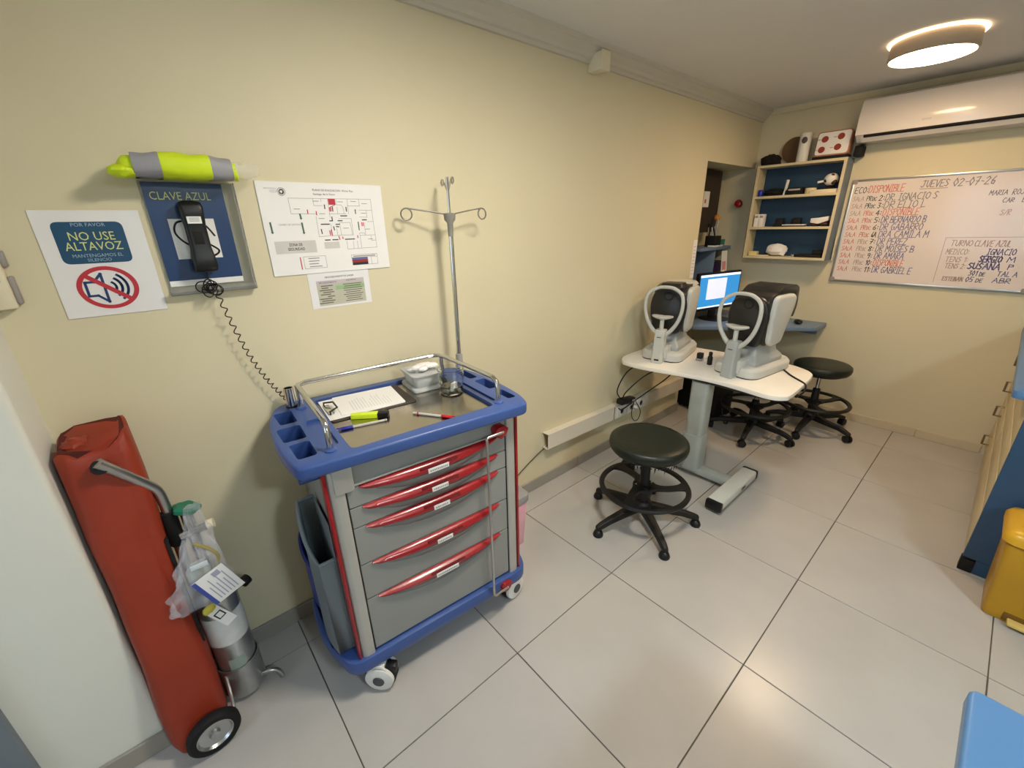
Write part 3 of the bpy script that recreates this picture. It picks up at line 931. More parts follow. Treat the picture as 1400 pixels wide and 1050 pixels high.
for (a, b) in (((.143, .085), (.143, .096)), ((.171, .090), (.171, .100)), ((.218, .078), (.218, .088)), ((.222, .078), (.222, .088)), ((.212, .150), (.213, .168)), ((.206, .153), (.207, .166)), ((.326, .128), (.326, .138)), ((.331, .128), (.331, .138)), ((.304, .172), (.304, .179)), ((.092, .237), (.092, .275)), ((.235, .172), (.237, .182)), ((.248, .175), (.249, .180))):
    rm.strip(neg([a, b]), .0032, Z + .0002)
rm.strip(neg([(.238, .068), (.220, .076)]), .002, Z + .0002)
rm.build('red_marks', SRED, pl, flat=True)
zm = MB().rect(.021, .152, -.222, -.182, Z).rect(.180, .233, -.212, -.190, Z)
zm.build('grey_panels', mat('panel_grey', (204, 202, 196), .6), pl, flat=True)
text('ZONA DE', .0125, INK, pl, .086, -.1985, Z + .0003, 'CENTER', width=.042, bold=.0002)
text('SEGURIDAD', .0125, INK, pl, .086, -.2125, Z + .0003, 'CENTER', width=.054, bold=.0002)
text('PLANO DE EVACUACION - Primer Piso', .009, INK, pl, .170, -.0255, Z + .0003, width=.138)
text('Santiago de la Vision', .0085, INK, pl, .170, -.0375, Z + .0003, width=.073)
text('CAMBIO DE SENTIDO', .0075, GREYINK, pl, .044, -.133, Z + .0003, width=.070)
text('VISION', .012, mat('logo_grey', (180, 178, 180), .6), pl, .038, -.034, Z + .0003, width=.024)
text('INSTITUTO DE LA', .005, GREYINK, pl, .022, -.023, Z + .0003, width=.038)
lg = MB()
for r_, w_ in ((.0115, .0016), (.006, .004)):
    lg.strip([(.0725 + r_ * math.cos(R(a)), -.030 + r_ * math.sin(R(a))) for a in range(-150, 190, 15)], w_, Z + .0003)
lg.build('round_logo', mat('logo_dark', (150, 148, 150), .5), pl, flat=True)
tm = MB()
rr = random.Random(9)
for i in range(4):
    tm.rect(.118, .118 + rr.uniform(.03, .045), -.243 - i * .0092, -.2400 - i * .0092, Z + .0003)
for (a, b) in ((.305, .056), (.345, .063), (.338, .095), (.265, .145), (.345, .15), (.11, .082), (.175, .057), (.185, .112), (.19, .097), (.258, .058), (.352, .185)):
    tm.rect(a - .010, a + .010, -b - .001, -b + .001, Z + .0003)
tm.rect(.276, .362, -.2455, -.2415, Z + .0003)
tm.build('small_print', GREYINK, pl, flat=True)
MB().rect(.271, .330, -.256, -.2485, Z + .0002).build('blue_table_row', mat('print_blue', (92, 104, 160), .5), pl, flat=True)
MB().rect(.271, .330, -.266, -.256, Z + .0002).build('red_table_row', mat('print_darkred', (150, 44, 44), .5), pl, flat=True)
MB().rect(.271, .330, -.2745, -.266, Z + .0002).build('black_table_row', INK, pl, flat=True)

# procedures sheet
pr = thing('procedure_sheet', 'small laminated procedure table taped under the evacuation plan', 'notice', (.345, -.0006, 1.705), WROT)
MB().box(.104, .326, -.418, -.285, 0, .0012).build('sheet', LAMIN, pr)
MB().rect(.129, .304, -.410, -.321, .0015).build('table_ground', mat('table_grey', (188, 186, 168), .5, var=.05), pr, flat=True)
MB().rect(.129, .304, -.334, -.321, .0017).build('table_header', mat('table_head', (196, 186, 190), .5), pr, flat=True)
MB().rect(.195, .304, -.357, -.343, .0017).build('green_row', mat('table_green', (150, 184, 138), .5), pr, flat=True)
tm = MB()
rr = random.Random(12)
for i in range(9):
    zz = -.340 - i * .0076
    a = .165 + rr.uniform(-.012, .012)
    w = rr.uniform(.012, .026)
    tm.rect(a - w, a + w, zz - .0018, zz + .0018, .0019)
    w = rr.uniform(.026, .040)
    tm.rect(.258 - w, .258 + w, zz - .0014, zz + .0014, .0019)
tm.build('small_print', mat('print_brown', (108, 100, 92), .6), pr, flat=True)
text('PROCEDIMIENTOS LASER', .0085, INK, pr, .215, -.313, .0018, 'CENTER', width=.105)
text('PROCEDIMIENTO', .0075, INK, pr, .170, -.331, .0019, 'CENTER', width=.062)
text('INSUMOS', .0075, INK, pr, .255, -.329, .0019, 'CENTER', width=.036)

# intercom at the left end
ic = thing('wall_intercom', 'cream wall intercom box beside the crossed loudspeaker notice', 'intercom', (-.268, 0, 1.455), (0, 0, 0))
MB().box(-.020, .026, -.035, 0, -.065, .075).build('housing', CREAM, ic, bevel=.006)
MB().box(.026, .036, -.022, 0, -.055, .012).build('shaded_side', mat('grey_plastic', (150, 144, 140), .5), ic, bevel=.003)  # grey blocks put the shade on the housing's right side into colour
MB().box(.026, .036, -.022, 0, .034, .072).build('shaded_side', mat('grey_plastic', (150, 144, 140), .5), ic, bevel=.003)
MB().box(-.012, .016, -.039, -.035, .0, .06).build('speaker_panel', mat('grey_plastic', (150, 144, 140), .5), ic, bevel=.003)

# junction box on the cornice
jb = thing('junction_box', 'small cream box fixed on the cornice', 'junction box', (1.955, 0, 2.29), (0, 0, 0))
MB().box(-.030, .030, -.080, -.0, -.040, .036).build('housing', CREAM, jb, bevel=.006)
MB().box(-.034, .034, -.088, -.080, -.044, .040).build('cover', CREAM, jb, bevel=.005)

# cable trunking
tr = thing('cable_trunking', 'cream cable trunking box running along the wall towards the desk', 'cable trunking', (0, 0, 0))
Mt = Matrix.Translation((1.62, 0, .322)) @ Matrix.Rotation(R(1.6), 4, 'Y')
tt = .003
tm = MB(Mt)
tm.box(0, 1.62, -.052, -.052 + tt, -.05, .05).box(0, 1.62, -.052, -.001, .05 - tt, .05).box(0, 1.62, -.052, -.001, -.05, -.05 + tt)
tm.build('channel', mat('trunking_white', (220, 213, 198), .45, var=.03), tr, bevel=.001, segs=1)
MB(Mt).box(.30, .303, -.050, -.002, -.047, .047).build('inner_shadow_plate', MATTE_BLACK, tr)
MB(Mt).box(.66, .664, -.0535, -.052, -.05, .05).build('cover_joint', MATTE_BLACK, tr)
for xx in (.74, .86, .98):
    f = MB(Mt).box(xx - .05, xx + .05, -.060, -.052, -.042, .042).build('socket_plate', WHITE, tr, bevel=.003)
    MB(Mt @ Matrix.Translation((xx, -.060, 0)) @ Matrix.Rotation(R(90), 4, 'X')).lathe([(.020, 0), (.020, .002), (.017, .002), (.016, -.004), (.001, -.004)], 20).build('socket_well', mat('socket_grey', (176, 172, 164), .5), f)
tag(MB().tube(spline([(1.66, -.02, .285), (1.56, -.012, .24), (1.45, -.012, .19), (1.32, -.014, .12), (1.20, -.02, .05)], 8), .0028, 6).build('hanging_cable', mat('dark_cord', (60, 54, 48), .6)), 'thin dark cord hanging from the open end of the trunking', 'cable')

# plugs and leads under the instrument table
pa = thing('power_adapter', 'black power adapter plugged in above the trunking', 'adapter', (2.36, -.085, .372), (0, R(8), 0))
MB().box(-.085, .075, -.03, .026, 0, .042).build('adapter_block', BLACK, pa, bevel=.010)
MB().box(.03, .06, -.034, -.030, .018, .030).build('adapter_label', mat('grey_plastic', (150, 144, 140), .5), pa)
pu = thing('wall_plug', 'white plug in the trunking socket beside the power adapter', 'plug', (2.50, -.064, .30), (0, 0, 0))
MB().lathe([(.018, 0), (.018, .02), (.011, .034), (.005, .04)], 16).build('plug_body', WHITE, pu)
pu.rotation_euler = (R(90), 0, 0)
for i, (pts, lab) in enumerate((([(2.40, -.13, .66), (2.28, -.12, .62), (2.24, -.09, .50), (2.30, -.09, .42), (2.36, -.09, .41)], 'black lead looping left from the table edge to the adapter'),
                                ([(2.52, -.30, .66), (2.40, -.20, .60), (2.30, -.12, .48), (2.30, -.10, .42)], 'black lead running diagonally down to the adapter'),
                                ([(2.55, -.34, .66), (2.56, -.26, .55), (2.52, -.14, .42), (2.40, -.10, .36), (2.30, -.10, .345), (2.27, -.09, .36)], 'black lead sweeping right and along the trunking'),
                                ([(2.46, -.10, .36), (2.50, -.12, .28), (2.48, -.12, .22), (2.44, -.11, .22), (2.42, -.10, .28), (2.46, -.09, .36)], 'thin lead looped below the trunking sockets'))):
    tag(MB().tube(spline(pts, 8), .0042 if i < 3 else .003, 8).build('power_lead', BLACK), lab, 'cable')

# ================================================================== RED BAG, OXYGEN TROLLEY
REDBAG = mat('orange_red_vinyl', (146, 50, 28), .5, var=.10, scale=5, bump=.25, bscale=9)
rb = thing('red_bag', 'tall orange red vinyl bag standing upright in the wall corner', 'bag', (-.2, -.2, 0))
secs = []
NB = 32


def bag_sec(t, z, kk=1.0, rim=0.0):
    cx = -.008 + .006 * t
    cy = -.028 + .118 * t
    hx = (.077 + .003 * math.sin(t * 9)) * kk
    hy = (.076 - .010 * t + .003 * math.sin(t * 7 + 1)) * kk
    sec = []
    for j in range(NB):
        a = 2 * math.pi * j / NB
        c, s_ = math.cos(a), math.sin(a)
        e = .50
        px = hx * (abs(c) ** e) * (1 if c > 0 else -1)
        py = hy * (abs(s_) ** e) * (1 if s_ > 0 else -1)
        w = .05 * noise.noise(Vector((px * 14, py * 14, z * 5)))
        ac = R(278 + 62 * (1 - t)) if t > .45 else R(312)
        crease = .13 * math.exp(-((a - ac) / .13) ** 2) * min(1, max(0, (t - .30) * 4))
        k = 1 + w - crease
        zz = z + rim * (.030 * math.cos(a - R(45)) + .030 * noise.noise(Vector((px * 30, py * 30, 5))))
        sec.append((cx + px * k, cy + py * k, zz))
    return sec


secs.append(bag_sec(0, .012, .90))
for i in range(1, 25):
    t = i / 24
    secs.append(bag_sec(t, .012 + 1.03 * t, 1.0, 1.0 if i == 24 else (.5 if i == 23 else 0)))
secs.append(bag_sec(1.0, 1.048, .90, 1.0))
bagm = MB().loft(secs)
bagm.build('bag_body', REDBAG, rb, smooth=60)
MB().loft([bag_sec(1.0, 1.049, .90, 1.0), bag_sec(.99, 1.035, .82, .6), bag_sec(.98, 1.030, .4, .2)]).build('bag_lining', mat('dark_red', (84, 28, 20), .8), rb, smooth=60)
MB().ellipsoid((-.030, .075, 1.040), (.034, .030, .022), 18, 10, lambda d: 1 + .35 * noise.noise(d * 2.2)).build('gathered_top', REDBAG, rb)
MB(Matrix.Translation((.004, -.002, .995)) @ Matrix.Rotation(R(75), 4, 'X')).lathe([(.018, -.010), (.020, .0), (.018, .014), (.011, .014)], 18).build('grommet', MATTE_BLACK, rb)
MB().prism_x([(.000, .72), (.020, .72), (.006, .50), (-.012, .34), (-.034, .34), (-.016, .54)], .066, .074).build('strap', MATTE_BLACK, rb)

ot = thing('cylinder_trolley', 'chrome hand trolley with black grip carrying the oxygen cylinder', 'trolley', (-.12, -.18, 0))
OT = Vector((-.12, -.18, 0))


def rel(p):
    return tuple(Vector(p) - OT)


rail_pts = spline([(-.197, -.214, 1.012), (-.16, -.193, .952), (-.128, -.172, .895), (-.112, -.162, .862), (-.108, -.158, .81), (-.109, -.156, .70), (-.111, -.157, .45), (-.113, -.160, .16)], 8)
MB().tube([rel(p) for p in rail_pts], .0135, 12).build('frame_tube', ALU, ot)
MB().cyl(rel((-.108, -.158, .785)), rel((-.1095, -.156, .665)), .020, 18).build('hand_grip', mat('rubber_black', (12, 12, 12), .8), ot, bevel=.004)
MB().tube([rel(p) for p in spline([(-.113, -.160, .19), (-.114, -.235, .11), (-.118, -.305, .078), (-.150, -.318, .072), (-.176, -.330, .072)], 6)], .006, 8).build('lower_strut', ALU, ot)
MB().tube([rel(p) for p in spline([(-.113, -.160, .19), (-.114, -.11, .11), (-.118, -.075, .078), (-.150, -.070, .072), (-.176, -.064, .072)], 6)], .006, 8).build('lower_strut', ALU, ot)
for yy in (-.332, -.064):
    Wm = Matrix.Translation(Vector((-.176, yy, .072)) - OT) @ Matrix.Rotation(R(90), 4, 'X') @ Matrix.Rotation(R(6), 4, 'Y')
    w = MB(Wm).lathe([(.050, -.016), (.066, -.017), (.072, -.010), (.072, .010), (.066, .017), (.050, .016)], 36, cap=False).build('wheel', MATTE_BLACK, ot, smooth=50)
    MB(Wm).lathe([(.052, -.010), (.052, .014), (.047, .016), (.042, .008), (.016, .007), (.013, .017), (.001, .018)], 32).build('rim_disc', ALU, w)
cup_ = MB().lathe([(.060, .02), (.064, .022), (.0655, .155), (.062, .155), (.060, .03)], 32, rel((-.068, -.168, 0)))
cup_.build('cylinder_cup', mat('galvanised', (176, 178, 178), .35, .9, var=.1, scale=12), ot)
MB().tube([rel(p) for p in spline([(-.03, -.20, .045), (.0, -.215, .058), (.025, -.222, .048), (.036, -.224, .024), (.037, -.224, .006)], 6)], .008, 10).build('front_foot', ALU, ot)
MB().box(*[v for v in (rel((-.118, 0, 0))[0], rel((-.07, 0, 0))[0], rel((0, -.185, 0))[1], rel((0, -.150, 0))[1])], .40, .425).build('clamp_bracket', ALU, ot, bevel=.003)
kn = MB().cyl(rel((-.03, -.150, .395)), rel((.012, -.125, .40)), .005, 8).build('clamp_screw', ALU, ot)
MB().cyl(rel((.008, -.128, .40)), rel((.030, -.114, .403)), .019, 12).build('clamp_knob', BLACK, kn, bevel=.004)

oc = thing('oxygen_cylinder', 'silver oxygen cylinder with green valve wheel held in the trolley', 'gas cylinder', (-.068, -.168, .03))
CYL = mat('cylinder_aluminium', (186, 190, 190), .3, .85, var=.12, scale=10)
MB().lathe([(.045, 0), (.057, .006), (.0585, .02), (.0585, .40), (.054, .435), (.038, .462), (.022, .475), (.020, .50)], 36).build('tank', CYL, oc)
MB().lathe([(.0590, .235), (.0590, .355)], 36, cap=False).build('paper_label', mat('worn_label', (214, 216, 216), .5, var=.10, scale=18), oc)
sq = MB()
for i in range(8):
    a0, a1 = R(245 + i * 6), R(245 + (i + 1) * 6)
    r_ = .0589
    sq.add([(r_ * math.cos(a0), r_ * math.sin(a0), .10), (r_ * math.cos(a1), r_ * math.sin(a1), .10), (r_ * math.cos(a1), r_ * math.sin(a1), .17), (r_ * math.cos(a0), r_ * math.sin(a0), .17)], [(0, 1, 2, 3)])
sq.build('faded_label', mat('faded_green', (150, 166, 158), .5, var=.08), oc, flat=True)
MB().cyl((0, 0, .49), (0, 0, .735), .016, 14).build('valve_body', CHROME, oc)
MB().cyl((-.03, .0, .665), (.040, -.01, .675), .014, 14).build('regulator', CHROME, oc)
MB().cyl((.038, -.01, .675), (.056, -.013, .677), .015, 14).build('regulator_knob', CREAM, oc)
gw = MB(Matrix.Translation((.004, 0, .748)) @ Matrix.Rotation(R(16), 4, 'Y'))
gs = []
for r_, z in ((.004, -.010), (.026, -.010), (.034, -.004), (.034, .006), (.026, .012), (.004, .010)):
    gs.append([(r_ * (1 + .10 * math.cos(5 * 2 * math.pi * i / 30)) * math.cos(2 * math.pi * i / 30), r_ * (1 + .10 * math.cos(5 * 2 * math.pi * i / 30)) * math.sin(2 * math.pi * i / 30), z) for i in range(30)])
gw.loft(gs).build('valve_wheel', mat('valve_green', (20, 112, 84), .35), oc)
tgm = thing('cylinder_tag', 'white paper tag with a dark mark tied to the oxygen cylinder', 'tag', (-.068, -.236, .405), (R(84), R(-28), R(6)))
MB().box(-.018, .018, -.045, .045, 0, .0012).build('tag_card', PAPER, tgm)
MB().rect(-.012, .012, -.008, .020, .0015).build('tag_mark', INK, tgm, flat=True)
MB().rect(-.008, .008, -.004, .016, .0018).build('tag_mark_centre', PAPER, tgm, flat=True)
MB().ellipsoid((.0, .050, .006), (.020, .014, .008), 12, 6, lambda d: 1 + .3 * noise.noise(d * 3)).build('yellow_seal', mat('yellow_seal', (206, 190, 70), .5), tgm)

# plastic bag with mask hanging on the valve
pg = thing('plastic_bag', 'clear crinkled plastic bag with a mask hanging over the oxygen cylinder', 'bag', (-.062, -.245, .44))
BAGM = mat('bag_film', (232, 232, 240), .10, alpha=.20, var=.03, spec=1.0, bump=1.0, bscale=30)
secs = []
prof_ = ((.365, .012, .030, .018, .016), (.33, .008, .035, .020, .018), (.29, .004, .040, .026, .022), (.25, .0, .036, .034, .030), (.21, -.004, .012, .046, .036), (.17, -.012, .0, .058, .040), (.13, -.022, -.005, .068, .040), (.10, -.030, -.006, .072, .036), (.075, -.040, -.008, .066, .028), (.055, -.050, -.008, .056, .018), (.045, -.055, -.008, .045, .008))
fine = spline([(a, b, c) for a, b, c, d, e in prof_], 3)
fin2 = spline([(d, e, 0) for a, b, c, d, e in prof_], 3)
for i, (p_, q_) in enumerate(zip(fine, fin2)):
    sec = []
    for j in range(30):
        a = 2 * math.pi * j / 30
        k = 1 + .5 * noise.noise(Vector((math.cos(a) * 2.6, math.sin(a) * 2.6, p_[0] * 22)))
        sec.append((p_[1] + q_[0] * k * math.cos(a), p_[2] + q_[1] * k * math.sin(a), p_[0] + .014 * noise.noise(Vector((a * 1.6, p_[0] * 16, 7)))))
    secs.append(sec)
MB().loft(secs).build('bag_film', BAGM, pg, smooth=12)
MB().ellipsoid((-.020, -.004, .16), (.030, .022, .045), 16, 10, lambda d: 1 + .15 * noise.noise(d * 2)).build('mask_shell', mat('mask_plastic', (206, 220, 214), .2, alpha=.4, var=.02), pg)
MB().tube(spline([(-.01, .0, .26), (.02, -.01, .23), (.035, -.01, .19), (.01, -.02, .15), (-.03, -.01, .12), (-.01, .0, .17)], 8), .005, 8).build('mask_hose', mat('hose_yellow', (176, 160, 92), .3, alpha=.7), pg)
MB().box(-.035, .008, -.036, -.032, .195, .212).build('mask_clip', mat('pale_clip', (206, 216, 222), .4), pg, bevel=.003)
Ml = Matrix.Translation((.016, -.052, .127)) @ Matrix.Rotation(R(-21), 4, 'Y')
lo = MB(Ml).box(-.044, .044, -.001, 0, -.056, .056).build('bag_label', PAPER, pg)
MB(Ml).box(-.044, -.033, -.0018, -.0011, -.055, .055).build('blue_band', mat('label_blue', (60, 78, 160), .4), lo)
for k_, xx in enumerate((-.022, -.012, -.002, .008, .018, .028)):
    MB(Ml).box(xx, xx + .003, -.0016, -.0011, -.045, .035 if k_ % 2 else .01).build('small_print', mat('print_lilac', (170, 168, 188), .5), lo)
MB(Ml).box(.006, .026, -.0018, -.0011, .030, .048).build('print_block', mat('print_lilac', (170, 168, 188), .5), lo)

# ================================================================== STOOLS
SEAT = mat('dark_green_vinyl', (19, 27, 19), .42, var=.12, bump=.06, bscale=50)
SBLK = mat('stool_black', (17, 16, 16), .5, var=.15)


def make_stool(name, label, loc, rz, hz, rs, casters, group=None, tear=False):
    t = thing(name, label, 'stool', (loc[0], loc[1], 0), (0, 0, rz))
    MB().lathe([(.02, -.055), (rs * .80, -.055), (rs * .92, -.048), (rs * .985, -.030), (rs, -.012), (rs * .985, .004), (rs * .93, .013), (rs * .75, .018), (rs * .4, .019), (.003, .019)], 40, (0, 0, hz)).build('seat', SEAT, t, smooth=80)
    MB().lathe([(rs * .78, -.062), (rs * .80, -.052), (.03, -.052), (.03, -.062)], 32, (0, 0, hz)).build('seat_pan', SBLK, t)
    if tear:
        rn = random.Random(3)
        fm_ = MB()
        for i in range(46):
            a = R(-175 + i * 5.2) - rz
            r0 = rs * .925
            dl = rn.uniform(.006, .042)
            p = (r0 * math.cos(a), r0 * math.sin(a))
            q = (r0 * math.cos(a + .05), r0 * math.sin(a + .05))
            mq = (r0 * .96 * math.cos(a + .025), r0 * .96 * math.sin(a + .025))
            fm_.add([(*p, hz - .052), (*q, hz - .052), (*mq, hz - .058 - dl)], [(0, 1, 2)])
        fm_.build('torn_lining', MATTE_BLACK, t, flat=True)
    MB().cyl((0, 0, hz - .062), (0, 0, hz - .075), .06, 20).build('seat_plate', SBLK, t)
    MB().cyl((0, 0, .16), (0, 0, hz - .07), .014, 14).build('gas_lift', CHROME, t)
    MB().lathe([(.030, .10), (.030, .20), (.027, .21), (.025, max(.27, hz - .10 if not casters else hz - .19)), (.014, max(.28, hz - .09 if not casters else hz - .18))], 20).build('column', SBLK, t)
    MB().lathe([(.03, .075), (.05, .08), (.055, .11), (.042, .135), (.03, .14)], 24).build('hub', SBLK, t)
    for k in range(5):
        a = R(72 * k)
        Mx = Matrix.Rotation(a, 4, 'Z')
        secs = []
        zt = .0 if not casters else .012
        for r_, w, z0, z1 in ((.03, .026, .078, .122), (.12, .024, .072, .108), (.22, .020, .058 + zt, .088 + zt), (.275, .018, .044 + zt, .072 + zt), (.300, .014, .040 + zt, .062 + zt)):
            secs.append([(r_, -w, z0), (r_, w, z0), (r_, w * .75, z1), (r_, -w * .75, z1)])
        lg_ = MB(Mx).loft(secs).build('leg', SBLK, t, bevel=.004)
        if not casters:
            MB(Mx).lathe([(.026, 0), (.028, .010), (.020, .030), (.010, .036), (.009, .05)], 16, (.288, 0, 0)).build('glide', BLACK, lg_)
        else:
            Mw = Mx @ Matrix.Translation((.288, 0, .026)) @ Matrix.Rotation(R(35 + 40 * k), 4, 'Z') @ Matrix.Rotation(R(90), 4, 'X')
            MB(Mw).lathe([(.018, -.024), (.026, -.021), (.026, -.006), (.018, -.004), (.018, .004), (.026, .006), (.026, .021), (.018, .024)], 20).build('caster', BLACK, lg_)
            MB(Mx).cyl((.288, 0, .04), (.288, 0, .062), .010, 10).build('caster_stem', SBLK, lg_)
    zr_ = .225
    rg = []
    rr_ = .225
    for r_, z in ((rr_ - .014, zr_ - .008), (rr_ + .010, zr_ - .010), (rr_ + .014, zr_), (rr_ + .008, zr_ + .010), (rr_ - .012, zr_ + .008), (rr_ - .014, zr_ - .008)):
        rg.append((r_, z))
    MB().lathe(rg, 48, cap=False).build('foot_ring', SBLK, t)
    MB().lathe([(.028, zr_ - .03), (.040, zr_ - .026), (.040, zr_ + .012), (.028, zr_ + .016)], 20, cap=False).build('ring_collar', SBLK, t)
    for k in range(3):
        a = 30 + 120 * k
        secs = []
        for i in range(9):
            u = i / 8
            an = R(a + 26 * u)
            r_ = .034 + (rr_ - .038) * u
            c = Vector((r_ * math.cos(an), r_ * math.sin(an), 0))
            n_ = Vector((-math.sin(an), math.cos(an), 0)) * (.020 + .030 * (2 * u - 1) ** 4)
            secs.append([tuple(c - n_ + Vector((0, 0, zr_ - .010))), tuple(c + n_ + Vector((0, 0, zr_ - .010))), tuple(c + n_ + Vector((0, 0, zr_ + .006))), tuple(c - n_ + Vector((0, 0, zr_ + .006)))])
        MB().loft(secs).build('spoke', SBLK, t, bevel=.002, segs=1)
    return t


make_stool('swivel_stool', 'dark green round stool with torn lining and glide feet before the white table', (1.785, -.615), R(20), .497, .200, False, tear=True)
make_stool('swivel_stool', 'black wheeled stool tucked partly under the white table', (3.315, -.60), R(46), .445, .185, True)
make_stool('swivel_stool', 'dark green wheeled stool standing under the blue corner desk', (3.735, -.872), R(36), .515, .186, True)

# ================================================================== INSTRUMENT TABLE
TT = .70
WOOD = mat('white_laminate', (238, 233, 224), .4, var=.03)
LIFT = mat('grey_column', (168, 174, 170), .4, .2, var=.10, scale=8)
tb_ = thing('instrument_table', 'white topped lifting table on a grey column with black capped feet', 'table', (2.43, -.57, 0))
tp_ = [(-.13, .50), (-.155, .44), (-.150, .32), (-.115, .16), (-.085, .02), (-.075, -.12), (-.088, -.26), (-.105, -.38), (-.075, -.445), (.0, -.468), (.34, -.455), (.44, -.43), (.50, -.36), (.53, -.25), (.52, .0), (.49, .30), (.45, .46), (.40, .525), (.30, .545), (-.02, .545)]
tp_s = [tuple(p)[:2] for p in spline([(x, y, 0) for x, y in tp_], 4, closed=True)]
MB().prism(tp_s, TT - .026, TT).build('table_top', WOOD, tb_, bevel=.004)
MB().box(-.03, .42, -.32, .32, TT - .055, TT - .026).build('under_frame', mat('frame_dark', (60, 60, 60), .5), tb_)
MB().prism(rrect(-.062, .062, -.062, .062, .035), .06, .30).build('outer_column', LIFT, tb_)
MB().prism(rrect(-.055, .055, -.055, .055, .03), .29, TT - .05).build('inner_column', LIFT, tb_)
MB().box(-.04, .04, -.33, .33, .03, .075).build('cross_beam', LIFT, tb_, bevel=.012)
for yy in (-.285, .285):
    ft_ = MB().box(-.28, .20, yy - .045, yy + .045, .022, .078).build('foot', mat('pale_foot', (206, 206, 198), .4, var=.05), tb_, bevel=.014)
    MB().box(-.305, -.272, yy - .046, yy + .046, .018, .075).build('foot_cap', BLACK, ft_, bevel=.010)
    MB().box(.195, .222, yy - .046, yy + .046, .018, .075).build('foot_cap', BLACK, ft_, bevel=.010)
    for xx in (-.25, .17):
        MB().cyl((xx, yy, 0), (xx, yy, .024), .018, 12).build('foot_pad', BLACK, ft_)
MB().tube(spline([(.42, -.27, TT + .004), (.30, -.36, TT + .004), (.22, -.445, TT + .003), (.19, -.472, TT - .004), (.15, -.478, TT - .03), (.10, -.46, TT - .05)], 8), .005, 8).build('mains_lead', BLACK, tb_)

# ------------------------------------------------------------------ autorefractors
ARG = mat('instrument_light_grey', (196, 197, 192), .38, var=.02)
ARM = mat('instrument_mid_grey', (166, 170, 170), .38, var=.02)
ARD = mat('instrument_dark', (38, 37, 38), .35, var=.05)


